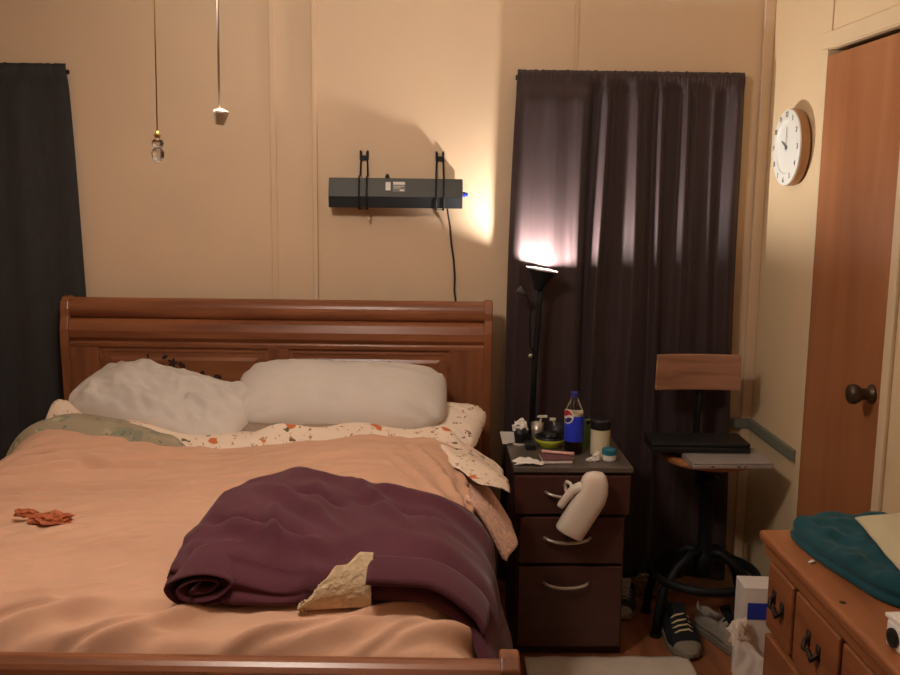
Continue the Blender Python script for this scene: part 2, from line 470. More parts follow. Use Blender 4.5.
def chain(name_label, x, y, ztop, zbot, kind):
    t = thing('pull_chain', name_label, 'pull chain', (x, y, zbot), 0, 'fan pull chains')
    if kind == 0:
        L = ztop-zbot
        link('cord', B().tube([(0.006,0,L),(0.003,0,L*0.5),(0,0,0.052)], 0.0013, seg=8), M_BRASS, t, smooth=True)
        link('connector', B().lathe([(0,0.058),(0.0035,0.057),(0.005,0.052),(0.0075,0.048),(0.004,0.045),(0,0.045)], seg=14), M_BRASS, t, smooth=True)
        g = B()
        g.lathe([(0.003,0.046),(0.0095,0.040),(0.0115,0.034),(0.0095,0.028),(0.006,0.026),(0.0085,0.024),(0.0125,0.017),(0.0115,0.007),(0.006,0.001),(0,0)], seg=8)
        link('glass_pendant', g, M_CRYSTAL, t)
    else:
        L = ztop-zbot
        link('cord', B().tube([(0.004,0,L),(0.002,0,L*0.5),(0.0,0,0.026)], 0.0022, seg=8), M_CORD, t, smooth=True)
        link('pull_knob', B().lathe([(0,0),(0.0085,0.0),(0.0105,0.006),(0.0155,0.022),(0.0155,0.026),(0.004,0.031),(0,0.031)], seg=6, M=Matrix.Rotation(0.12,4,'Y')), M_WHITE, t, bevel=0.001)
    return t
chain('brass pull chain ending in a faceted clear glass pendant', -0.520, 1.9, ZC-0.20, 1.628, 0)
chain('white pull cord ending in a white cone-shaped knob', -0.401, 1.9, ZC-0.20, 1.698, 1)

# ------------------------------------------------------------------ curtains
def curtain(name, label, mat, xl0, xr0, xl1, xr1, ztop, zbot, ybase, foldfn, nu, nv, rod_r):
    t = thing(name, label, 'curtain', ((xl0+xr0)/2, ybase, zbot))
    zr = ztop-0.028
    def fn(u, v):
        z = zbot+(ztop-zbot)*v
        q = 1-v
        x = (xl0+(xl1-xl0)*q**0.7)*(1-u)+(xr0+(xr1-xr0)*q**0.7)*u
        dx, dy = foldfn(u, v, z)
        near = gauss((z-zr)/0.022, 1.0)
        top = sstep(ztop-0.10, ztop-0.03, z)
        y = ybase - (dy*(1-top)+0.010*top) - 0.012*near - 0.005*noise.noise(Vector((u*110, z*9, 2)))*top
        z2 = z + (0.004*noise.noise(Vector((u*60, 0, 5))) if v > 0.995 else 0)
        return (x+dx, y, z2)
    b = B().sheet(fn, nu, nv, 0.004)
    link('curtain_panel', b, mat, t, smooth=True, world=True)
    link('curtain_rod', B().tube([(xl0-0.006, ybase, zr), (xr0+0.006, ybase, zr)], rod_r, seg=12), M_BLACKM, t, smooth=True, world=True)
    for xb in (xl0+0.02, xr0-0.02):
        link('rod_bracket', B().box((xb, (ybase+YB)/2+0.004, zr), (0.012, YB-ybase-0.008, 0.014)), M_BLACKM, t, world=True)
    return t

def folds_plum(u, v, z):
    q = 1-v
    # (position, half width, depth): flat panel at the left, then separate narrow ridges
    R = [(0.385,0.016,0.052),(0.420,0.012,0.012),(0.530,0.022,0.044),(0.580,0.016,0.012),(0.645,0.013,0.034),(0.755,0.016,0.032),(0.800,0.013,0.018),(0.880,0.016,0.016),(0.965,0.026,0.042)]
    dy = 0.058*sstep(-0.05,0.05,u)*(1-sstep(0.29,0.345,u))
    dy += 0.005*math.sin(u*46)*(1-sstep(0.27,0.34,u))
    for p, wd, dp in R:
        pp = p+0.008*math.sin(z*2.3+p*9)+0.012*q*(p-0.5)
        dy += dp*(0.85+0.35*q)*gauss(u-pp, wd*(1+0.9*q))
    dy += 0.005*fbm(u*14, z*1.1, 1.0)+0.004
    dx = 0.004*math.sin(z*3.1+u*20)
    return dx, dy
curtain('window_curtain', 'plum-brown rod pocket curtain hanging behind the black lamp and nightstand', M_PLUMCURT, 0.318, 1.146, 0.275, 1.168, 2.012, 0.075, 3.640, folds_plum, 300, 90, 0.009)

def folds_black(u, v, z):
    dy = 0.006*math.sin(u*34+0.5*math.sin(z*1.6)) + 0.005*fbm(u*9, z*0.8, 4)+0.006
    return 0.0, dy
curtain('window_curtain', 'plain black curtain hanging left of the headboard', M_BLACKCLOTH, -2.16, -1.318, -2.18, -1.262, 2.012, 0.30, 3.655, folds_black, 120, 60, 0.008)

# ------------------------------------------------------------------ wall-hung sound bar
sb = thing('sound_bar', 'charcoal sound bar hung on two wire hooks above the headboard', 'speaker', (-0.12, 3.62, 1.508))
pr = [(3.585,1.508),(3.655,1.512),(3.655,1.616),(3.600,1.616),(3.575,1.550)]
bx = B()
bx.rings([[Vector((x, y, z)) for y, z in pr] for x in (-0.368, 0.122)])
link('speaker_body', bx, M_CHAR, sb, world=True, bevel=0.003)
gp = [(3.5835,1.5095),(3.5865,1.5095),(3.5775,1.5485),(3.5735,1.5485)]
gb = B(); gb.rings([[Vector((x, y, z)) for y, z in gp] for x in (-0.366, 0.120)])
link('speaker_grille', gb, M_CHARD, sb, world=True)
def on_slope(z): return 3.575+(z-1.550)*(0.025/0.066)-0.0009
def sticker(n, x0, x1, z0, z1, m):
    b = B(); b.rings([[Vector((x, on_slope(z)+dd, z)) for z, dd in ((z0,0),(z1,0),(z1,0.0012),(z0,0.0012))] for x in (x0, x1)])
    return link(n, b, m, sb, world=True)
sticker('sticker', -0.160, -0.142, 1.572, 1.602, M_STICK)
s2 = sticker('sticker', -0.134, -0.088, 1.568, 1.604, M_STICKG)
b = B()
for (z0, z1, x0, x1) in ((1.593,1.603,-0.132,-0.090),(1.586,1.588,-0.131,-0.094),(1.580,1.582,-0.131,-0.105),(1.570,1.576,-0.108,-0.092)):
    b.rings([[Vector((x, on_slope(z)-0.0006+dd, z)) for z, dd in ((z0,0),(z1,0),(z1,0.001),(z0,0.001))] for x in (x0, x1)])
link('sticker_print', b, M_STICK, s2, world=True)
link('audio_plug', B().tube([(0.120,3.62,1.560),(0.132,3.62,1.560)], 0.010).tube([(0.132,3.62,1.560),(0.142,3.62,1.560)], 0.007), M_BLUE, sb, world=True)
link('antenna_nub', B().lathe([(0,0),(0.009,0),(0.008,0.012),(0.003,0.02),(0,0.02)], c=(-0.155,3.62,1.612), seg=12), M_BLACK, sb, world=True, smooth=True)
for hx in (-0.243, 0.038):
    h = link('wire_hook', B().tube([(hx-0.010,3.664,1.712),(hx-0.013,3.660,1.66),(hx-0.014,3.652,1.626),(hx-0.014,3.596,1.621),(hx-0.014,3.570,1.551),(hx-0.014,3.581,1.503),(hx-0.014,3.640,1.503),
                                       (hx+0.014,3.640,1.503),(hx+0.014,3.581,1.503),(hx+0.014,3.570,1.551),(hx+0.014,3.596,1.621),(hx+0.014,3.652,1.626),(hx+0.013,3.660,1.66),(hx+0.010,3.664,1.712)], 0.0032, seg=8), M_BLACKM, sb, world=True, smooth=True)
    link('wall_clip', B().box((hx-0.013,3.662,1.700),(0.007,0.014,0.034)).box((hx+0.013,3.662,1.700),(0.007,0.014,0.034)).box((hx,3.664,1.690),(0.022,0.010,0.018)), M_BLACKM, sb, world=True, bevel=0.001)
link('power_cable', B().tube([(0.066,3.63,1.512),(0.070,3.640,1.485),(0.078,3.655,1.44),(0.083,3.66,1.38),(0.094,3.662,1.31),(0.098,3.661,1.25),(0.097,3.662,1.20),(0.106,3.662,1.13),(0.10,3.662,1.05)], 0.0035, seg=8), M_CABLE, sb, world=True, smooth=True)

tag(link('wall_hook', B().tube([(-0.222,3.669,1.480),(-0.222,3.650,1.478),(-0.222,3.640,1.468),(-0.222,3.644,1.458),(-0.222,3.654,1.458)], 0.0035, seg=8).lathe([(0,0),(0.011,0),(0.010,0.003),(0,0.004)], seg=16, M=Tr0(-0.222,3.6695,1.480)), M_TRIM, smooth=True), 'small tan cup hook on the wall just under the sound bar', 'hook')

# ------------------------------------------------------------------ bed
BO = Vector((-0.555, 3.53, 0.0)); BR = math.radians(-1.6)
MB = Matrix.Translation(BO) @ Matrix.Rotation(BR, 4, 'Z')
def W(x, y, z): return MB @ Vector((x, y, z))
bed = thing('sleigh_bed', 'honey oak sleigh bed with panelled headboard and low footboard', 'bed', BO, BR)
HW = 0.79
# headboard (local y toward the wall)
prof_roll = []
hb = B()
# core board following the sleigh curve
front = [(0.004,0.20),(0.0,0.70),(0.0,0.95),(0.004,1.008)]
core = [(0.0,0.18),(0.0,1.01),(0.03,1.01),(0.03,0.18)]
hb.rings([[Vector((x, y, z)) for y, z in core] for x in (-HW+0.03, HW-0.03)])
head = link('headboard', hb, M_BED, bed)
def extr(n, poly, x0, x1, mat, parent, bevel=0.0, smooth=False):
    b = B(); b.rings([[Vector((x, y, z)) for y, z in poly] for x in (x0, x1)])
    return link(n, b, mat, parent, bevel=bevel, smooth=smooth)
def childlink(n, b, mat, parent, **k):
    # parent sits inside the bed thing: build in bed-local coordinates
    b.bm.transform(MB)
    return link(n, b, mat, parent, world=True, **k)
def extrude_local(n, poly, x0, x1, mat, parent, **k):
    b = B(); b.rings([[Vector((x, y, z)) for y, z in poly] for x in (x0, x1)])
    return childlink(n, b, mat, parent, **k)
# top roll
roll = [(0.030+0.040*math.cos(a), 1.132+0.040*math.sin(a)) for a in [i*2*PI/24 for i in range(24)]]
extrude_local('top_rail', roll, -HW+0.028, HW-0.028, M_BED, head, smooth=False, bevel=0.0)
band = [(0.026,1.018),(-0.008,1.014),(-0.020,1.030),(-0.022,1.055),(-0.014,1.082),(0.002,1.096),(0.03,1.098)]
extrude_local('cresting_rail', band, -HW+0.028, HW-0.028, M_BED, head, bevel=0.002)
extrude_local('frame_rail', [(0.02,0.992),(-0.010,0.992),(-0.012,1.008),(-0.006,1.016),(0.02,1.016)], -HW+0.028, HW-0.028, M_BED, head, bevel=0.003)
for x0, x1 in ((-0.762,-0.655),(-0.035,0.045),(0.635,0.762)):
    childlink('stile', B().box(((x0+x1)/2, 0.003, 0.70), (x1-x0, 0.022, 0.59)), M_BEDV, head, bevel=0.004)
for x0, x1 in ((-0.655,-0.035),(0.045,0.635)):
    b = B()
    # raised panel with a sloped border
    o_, i_ = 0.010, 0.035
    def rr(d, y): return [Vector((x0+d, y, 0.45+d)), Vector((x1-d, y, 0.45+d)), Vector((x1-d, y, 0.992-d)), Vector((x0+d, y, 0.992-d))]
    b.rings([rr(0.001, 0.002), rr(0.008, 0.0025), rr(0.010, -0.004), rr(0.016, -0.005), rr(0.018,-0.001), rr(i_, -0.001), rr(i_+0.012, -0.006)], cap0=False, cap1=True)
    childlink('panel', b, M_BED, head)
# painted stencil flowers
def stencil(cx, cz, petals):
    for (dx, dz_, r, kind) in petals:
        pts = []
        n = 20
        for k in range(n):
            a = 2*PI*k/n
            rad = r*(0.72+0.28*math.cos(5*a)) if kind else r*(1.0+0.25*math.cos(2*a+dx*40))
            pts.append((cx+dx+rad*math.cos(a), cz+dz_+rad*math.sin(a)))
        Mx = Matrix(((1,0,0,0),(0,0,1,0),(0,1,0,0),(0,0,0,1)))
        b = B().prism(pts, -0.0072, -0.0055, M=Mx)
        childlink('stencil_flower' if kind else 'stencil_leaf', b, M_STENCIL, head)
stencil(-0.385, 0.935, [(0,0,0.021,1),(0.034,-0.008,0.012,0),(-0.028,0.022,0.009,0),(-0.046,-0.025,0.013,0),(-0.098,-0.030,0.011,0),(-0.098,0.0,0.007,0),(-0.09,0.026,0.006,0),(0.055,-0.034,0.008,0),(0.108,-0.038,0.010,0),(0.165,-0.05,0.012,0),(0.01,-0.045,0.028,1),(-0.03,-0.06,0.02,1),(0.06,-0.06,0.015,0)])
stencil(0.330, 0.937, [(0.0,-0.025,0.022,1),(0.0,0.0,0.009,0),(0.03,0.0,0.009,0),(0.083,0.005,0.008,0),(-0.03,-0.028,0.012,0),(0.04,-0.045,0.012,0),(-0.06,-0.05,0.012,0)])
# shaped end posts
def postprof(h, roll_y, depth, lean):
    f = [(-0.012,0.0),(-0.012,0.70),(-0.020,0.90),(-0.026,1.00),(-0.026,1.06),(-0.014,1.105)]
    f2 = []
    for a in [PI, PI*0.8, PI*0.62, PI*0.45, PI*0.28, PI*0.1, -0.1*PI, -0.3*PI]:
        f2.append((0.031+0.045*math.cos(a), 1.132+0.046*math.sin(a)))
    bk = [(0.055,1.06),(0.042,1.0),(0.040,0.80),(0.040,0.0)]
    return f+f2+bk
for s in (-1, 1):
    xa, xb = (-HW, -HW+0.032) if s < 0 else (HW-0.032, HW)
    extrude_local('side_post', postprof(0,0,0,0), xa, xb, M_BEDV, head, bevel=0.005)
# footboard
YFt = -1.91
fb = B()
fb.box((0, YFt-0.012, 0.42), (1.46, 0.03, 0.56))
foot = link('footboard', fb, M_BED, bed, bevel=0.003)
frl = [(YFt-0.022+0.036*math.cos(a), 0.742+0.030*math.sin(a)) for a in [i*2*PI/20 for i in range(20)]]
extrude_local('top_rail', frl, -0.745, 0.745, M_BED, foot)
for s in (-1, 1):
    b = B()
    pp = [(YFt+0.022,0.0),(YFt+0.022,0.70),(YFt+0.022,0.755),(YFt+0.014,0.777),(YFt-0.006,0.786),(YFt-0.035,0.786),(YFt-0.058,0.772),(YFt-0.066,0.74),(YFt-0.052,0.70),(YFt-0.038,0.60),(YFt-0.038,0.0)]
    x0 = 0.738 if s > 0 else -0.772
    b.rings([[Vector((x, y, z)) for y, z in pp] for x in (x0, x0+0.034)])
    childlink('side_post', b, M_BEDV, foot, bevel=0.004)
for s in (-1, 1):
    link('side_rail', B().box((s*0.765, -0.955, 0.30), (0.028, 1.88, 0.18)), M_BED, bed, bevel=0.005)

# mattress and box spring (mostly covered)
mt = B()
def rbox(b, x0, x1, y0, y1, z0, z1, r=0.06):
    rings_ = []
    for dz, ins in ((0, 0.02), (0.02, 0.0), (z1-z0-0.03, 0.0), (z1-z0, 0.03)):
        ring = []
        for cx, cy, a0 in ((x1-r, y1-r, 0), (x0+r, y1-r, PI/2), (x0+r, y0+r, PI), (x1-r, y0+r, 3*PI/2)):
            for k in range(6):
                a = a0+k*PI/10
                ring.append(Vector((cx+(r-ins)*math.cos(a), cy+(r-ins)*math.sin(a), z0+dz)))
        rings_.append(ring)
    b.rings(rings_)
rbox(mt, -0.672, 0.672, -1.88, -0.03, 0.44, 0.70)
mt.bm.transform(MB)
tag(link('mattress', mt, M_MATT, bevel=0.0, smooth=False), 'pale mattress under the tan comforter on the oak bed', 'mattress')
bs = B(); rbox(bs, -0.672, 0.672, -1.88, -0.03, 0.22, 0.44); bs.bm.transform(MB)
tag(link('box_spring', bs, M_MATT), 'box spring under the mattress inside the oak bed', 'box spring')

# --- surface of the made bed: s across, t along (0 at the head), n outwards
EDGE, RAD = 0.700, 0.125
def bump_top(x, y):
    z = 0.725
    z += 0.050*gauss((x-0.42)/0.34, 1)*gauss((y+0.72)/0.30, 1)
    z += 0.060*gauss((x+0.62)/0.34, 1)*gauss((y+0.55)/0.28, 1)
    z += 0.018*gauss((x-0.05)/0.4, 1)*gauss((y+1.3)/0.5, 1)
    z += 0.012*sstep(-1.9,-1.4,y)
    return z
def surf(s, t, n):
    """point on the comforter plane: folds over the sides of the mattress"""
    a = abs(s); sg = 1 if s >= 0 else -1
    flat = EDGE-RAD
    zt = bump_top(min(a, EDGE)*sg, t)
    if a <= flat:
        return Vector((s, t, zt+n))
    arc = (a-flat)/RAD
    if arc <= PI/2:
        return Vector((sg*(flat+(RAD+n)*math.sin(arc)), t, zt-RAD+(RAD+n)*math.cos(arc)))
    dn = (a-flat)-RAD*PI/2
    return Vector((sg*(flat+RAD+n+0.04*dn), t, zt-RAD-dn))
CREASE = [  # x0,y0,x1,y1,width,height  long soft folds of the comforter
    (-0.72,-0.95,-0.05,-0.66,0.014,0.014),(-0.66,-0.86,-0.30,-0.70,0.018,0.016),(-0.72,-1.00,-0.20,-0.86,0.02,0.012),
    (-0.70,-1.70,-0.28,-1.52,0.022,0.012),(-0.30,-1.86,-0.02,-1.70,0.028,0.020),(-0.05,-1.87,0.18,-1.72,0.024,0.020),(-0.60,-1.87,-0.30,-1.76,0.03,0.014),
    (0.22,-1.86,0.52,-1.76,0.026,0.018),(0.50,-1.84,0.70,-1.70,0.022,0.014),(0.44,-1.74,0.60,-1.66,0.014,0.008),
    (0.52,-0.62,0.70,-1.10,0.016,0.010),(0.66,-0.70,0.74,-1.25,0.012,0.010),(0.30,-1.02,0.66,-1.12,0.016,0.012),(-0.06,-1.02,0.34,-1.06,0.02,0.010),
    (-0.20,-1.45,0.08,-1.36,0.02,0.008),(-0.50,-1.18,-0.10,-1.10,0.03,0.008)]
FOLD = [  # sharp-edged folds that face the foot of the bed
    (-0.74,-0.90,-0.34,-0.62,0.06,0.026),(-0.50,-0.80,-0.05,-0.83,0.05,0.014),(-0.62,-1.00,-0.02,-0.95,0.06,0.013),(-0.70,-1.10,-0.35,-1.06,0.06,0.009),
    (-0.70,-1.74,-0.36,-1.58,0.06,0.013),(-0.36,-1.88,-0.06,-1.70,0.05,0.022),(-0.12,-1.88,0.10,-1.75,0.05,0.020),(0.20,-1.87,0.46,-1.76,0.05,0.018),(0.46,-1.86,0.62,-1.72,0.04,0.014),
    (-0.25,-1.42,0.05,-1.34,0.05,0.008),(-0.60,-1.45,-0.20,-1.36,0.06,0.007),(0.05,-0.98,0.45,-1.04,0.05,0.010),(0.46,-0.74,0.64,-1.10,0.03,0.010)]
def wrink(s, t):
    w_ = 0.0
    for x0, y0, x1, y1, wd, hh in FOLD:
        dx, dy = x1-x0, y1-y0
        L_ = math.hypot(dx, dy)
        k = ((s-x0)*dx+(t-y0)*dy)/(L_*L_)
        if -0.15 < k < 1.15:
            d_ = ((t-y0)*dx-(s-x0)*dy)/L_ + 0.010*noise.noise(Vector((k*3, x0*7, y0*5)))
            if -0.03 < d_ < 4*wd:
                e = sstep(-0.15, 0.3, k)*(1-sstep(0.6, 1.15, k))
                w_ += hh*e*(sstep(-0.012, 0.006, d_)*math.exp(-max(0, d_)/wd)-0.7*gauss(d_+0.013, 0.010))
    for x0, y0, x1, y1, wd, hh in CREASE:
        dx, dy = x1-x0, y1-y0
        L2 = dx*dx+dy*dy
        k = ((s-x0)*dx+(t-y0)*dy)/L2
        d_ = abs((s-x0)*dy-(t-y0)*dx)/math.sqrt(L2)
        if -0.2 < k < 1.2 and d_ < wd*3:
            e = sstep(-0.15, 0.25, k)*(1-sstep(0.75, 1.15, k))
            w_ += 1.35*hh*e*(gauss(d_, wd)-0.35*gauss(d_-wd*1.6, wd))
    r = 1-abs(fbm(s*2.6+t*1.8, t*7.5-s*3.0, 3.3, 3))*2
    w_ += 0.018*max(0, r-0.35)
    w_ += 0.0035*fbm(s*9+t*3, t*16-s*6, 1.1, 2)
    w_ += 0.012*fbm(s*2.2, t*2.6, 8.0, 2)
    return w_
HEADE = [(-1.2,-0.60),(-0.72,-0.56),(-0.55,-0.58),(-0.40,-0.60),(-0.25,-0.60),(-0.13,-0.60),(0.0,-0.56),(0.16,-0.52),(0.33,-0.50),(0.48,-0.47),(0.58,-0.50),(0.66,-0.56),(0.72,-0.66),(0.80,-0.85),(1.3,-0.9)]
def comf(u, v):
    s = -1.16+2.32*u
    th = interp(HEADE, s)
    t = -1.895+(th+1.895)*v
    n = 0.020+wrink(s, t)
    ft = sstep(-1.90, -1.80, t)
    n = n*(0.3+0.7*ft)-0.05*(1-ft)**2
    he = sstep(th-0.05, th, t)
    n += 0.010*gauss((t-th+0.03)/0.025, 1) - 0.022*he**3
    if abs(s) > EDGE:
        n += 0.012*math.sin(t*17+s*2)*sstep(EDGE, EDGE+0.25, abs(s))
    return MB @ surf(s, t, n)
cf = B().sheet(comf, 300, 260, 0.010)
tag(link('comforter', cf, M_COMF, smooth=True), 'tan comforter spread rumpled over the whole bed', 'comforter')

# --- floral sheet folded back at the head, running down the right side
def floral(u, v):
    s = -0.86+1.665*u
    th = interp(HEADE, s)
    back = interp([(-0.86,-0.30),(-0.72,-0.20),(-0.5,-0.28),(-0.2,-0.36),(0.1,-0.36),(0.4,-0.26),(0.60,-0.20),(0.66,-0.26),(0.72,-0.36),(0.80,-0.52)], s)
    front_ = min(th-0.05, -0.45) if s < 0.58 else interp([(0.58,-0.58),(0.65,-0.76),(0.72,-0.84),(0.80,-0.80)], s)
    t = front_+(back-front_)*v
    n = 0.034+0.010*math.sin(s*19+t*9)+0.014*fbm(s*5, t*6, 2.2, 2)
    tent = 0.135*max(0, 1-abs(s+0.70)/0.14)*gauss((t+0.27)/0.09, 1)
    rgt = sstep(-0.05, 0.1, s)*(1-sstep(0.60,0.68,s))
    n += 0.030*gauss((t-th-0.07)/0.05, 1)*rgt*(0.75+0.4*math.sin(s*21))
    n += 0.022*gauss((s-0.14)/0.10, 1)*gauss((t+0.45)/0.06, 1)
    n += 0.016*gauss((t+0.50)/0.05, 1)*sstep(-0.5,-0.4,s)*(1-sstep(-0.1,0.0,s))
    n -= 0.034*(1-sstep(front_, front_+0.08, t))*(1-sstep(0.60,0.66,s))
    if s < -0.5:
        p0 = surf(s, t, n)
        return MB @ Vector((p0.x, p0.y, p0.z+tent))
    if s > 0.64:
        p0 = surf(0.64, t, n)
        e = s-0.64
        return MB @ Vector((p0.x+0.97*e, p0.y, p0.z-0.30*e-0.8*e*e-0.01*math.sin(t*30)*e*5))
    return MB @ surf(s, t, n)
fl = tag(link('floral_sheet', B().sheet(floral, 170, 46, 0.005), M_FLORAL, smooth=True), 'cream floral sheet folded back below the pillows', 'sheet')
# pink fleece blanket edge hanging below the floral sheet on the right side
def fleece(u, v):
    t = -0.95+0.34*v
    k = 0.80+0.20*sstep(0.0, 0.5, v)
    x = 0.690+(0.150*u**0.85)*k+0.006*math.sin(t*14)*u
    z = 0.735-0.175*u**1.25+0.006*math.sin(t*11)
    return MB @ Vector((x, t, z))
tag(link('fleece_blanket', B().sheet(fleece, 30, 60, 0.012), M_PINKQ, smooth=True), 'pink textured fleece hanging off the right side of the bed', 'blanket')
# sage printed quilt showing between the floral sheet and the comforter on the left
def quilt(u, v):
    s = -0.80+0.72*u
    th = interp(HEADE, s)
    t0 = th-0.06
    t1 = interp([(-0.80,-0.52),(-0.60,-0.44),(-0.42,-0.46),(-0.25,-0.56),(-0.08,-0.665)], s)
    t = t0+(t1-t0)*v
    n = 0.070-0.060*sstep(0.78,1.0,u)+0.010*fbm(s*6, t*7, 5.0, 2)-0.058*(1-sstep(0,0.40,v))-0.012*v
    return MB @ surf(s, t, n)
tag(link('quilt', B().sheet(quilt, 70, 24, 0.006), M_QUILT, smooth=True), 'sage printed quilt strip showing above the comforter at left', 'quilt')

# --- pillows
def pillow(name, label, mat, L, D, TH, Mx, seed, wr=0.010, hem=None, group=None):
    n1, n2 = 64, 40
    b = B(); bm = b.bm
    def P(u, v, sgn):
        cu = 1-0.09*abs(v)**5*abs(u)**3
        cv = 1-0.20*abs(u)**6*abs(v)**3
        x = L/2*u*cu; y = D/2*v*cv
        th = TH/2*max(0, 1-abs(u)**3.2)**0.55*max(0, 1-abs(v)**2.6)**0.6
        e = sstep(0.0, 0.3, 1-max(abs(u), abs(v)))
        wz = wr*e*(fbm(u*2.2+seed, v*3.2+u*1.2, seed, 3)*1.4)
        rdg = 1-abs(fbm(u*3.4+v*2.1+seed*2, v*1.4-u*0.8, seed+4, 2))*3
        wz += wr*0.8*max(0, rdg-0.3)*e*0.8
        # gathers that run in from the corners
        for cx in (-1, 1):
            for cy in (-1, 1):
                d_ = math.hypot(u-cx, v-cy)
                ang = math.atan2(v-cy, u-cx)
                wz += 0.006*math.sin(ang*11+seed)*gauss((d_-0.28)/0.20, 1)
        return Vector((x, y, sgn*(th+0.0015)+wz+0.012*fbm(u*1.2, v*1.0, seed+9, 1)))
    T = [[bm.verts.new(P(-1+2*i/(n1-1), -1+2*j/(n2-1), 1)) for j in range(n2)] for i in range(n1)]
    Bt = [[bm.verts.new(P(-1+2*i/(n1-1), -1+2*j/(n2-1), -1)) for j in range(n2)] for i in range(n1)]
    for i in range(n1-1):
        for j in range(n2-1):
            bm.faces.new((T[i][j], T[i+1][j], T[i+1][j+1], T[i][j+1]))
            bm.faces.new((Bt[i][j+1], Bt[i+1][j+1], Bt[i+1][j], Bt[i][j]))
    for i in range(n1-1):
        bm.faces.new((T[i+1][0], T[i][0], Bt[i][0], Bt[i+1][0])); bm.faces.new((T[i][-1], T[i+1][-1], Bt[i+1][-1], Bt[i][-1]))
    for j in range(n2-1):
        bm.faces.new((T[0][j], T[0][j+1], Bt[0][j+1], Bt[0][j])); bm.faces.new((T[-1][j+1], T[-1][j], Bt[-1][j], Bt[-1][j+1]))
    bm.transform(Mx)
    o = link(name, b, mat, smooth=True)
    tag(o, label, 'pillow', group)
    if hem:
        h = B()
        rs = []
        for q in range(5):
            x = hem*(L/2*0.955+0.012*q)
            f = 1-0.05*q
            rs.append([Vector((x+0.006*math.sin(3*a+seed), D*0.42*math.cos(a)*f*(1+0.02*q), TH*0.30*(1+0.25*q)*math.sin(a)*f+0.006*math.sin(5*a+1))) for a in [k*2*PI/32 for k in range(32)]])
        for q in range(4, -1, -1):
            rs.append([p*0.985+Vector((hem*L/2*0.015-hem*0.0005,0,0)) for p in rs[q]])
        h.rings(rs, cap0=False, cap1=False)
        h.bm.transform(Mx)
        link('pillowcase_hem', h, mat, o, smooth=True, world=True)
    return o
def Rx(a): return Matrix.Rotation(a, 4, 'X')
def Ry(a): return Matrix.Rotation(a, 4, 'Y')
def Rz(a): return Matrix.Rotation(a, 4, 'Z')
def Tr(*p): return Matrix.Translation(p)
pillow('pillow', 'smooth white pillow at the middle of the headboard, open case end at right', M_PILLOW, 0.73, 0.34, 0.18, MB @ Tr(0.262,-0.235,0.868) @ Ry(math.radians(0.5)) @ Rx(math.radians(24)), 1.0, 0.007, group='white bed pillows')
pillow('pillow', 'wrinkled white pillow slanting down at the left end of the headboard', M_PILLOW, 0.66, 0.32, 0.15, MB @ Tr(-0.335,-0.265,0.845) @ Rz(math.radians(-20)) @ Ry(math.radians(7)) @ Rx(math.radians(22)), 5.3, 0.024, group='white bed pillows')
pillow('pillow', 'flat taupe pillow under the smooth white pillow', M_GREYP, 0.62, 0.36, 0.12, MB @ Tr(0.13,-0.25,0.785) @ Rx(math.radians(8)), 2.0, 0.006)
pillow('pillow', 'small dotted floral pillow at the right edge of the bed', M_FLORAL2, 0.40, 0.30, 0.12, MB @ Tr(0.555,-0.24,0.765) @ Rz(math.radians(-12)) @ Rx(math.radians(14)), 7.0, 0.006)

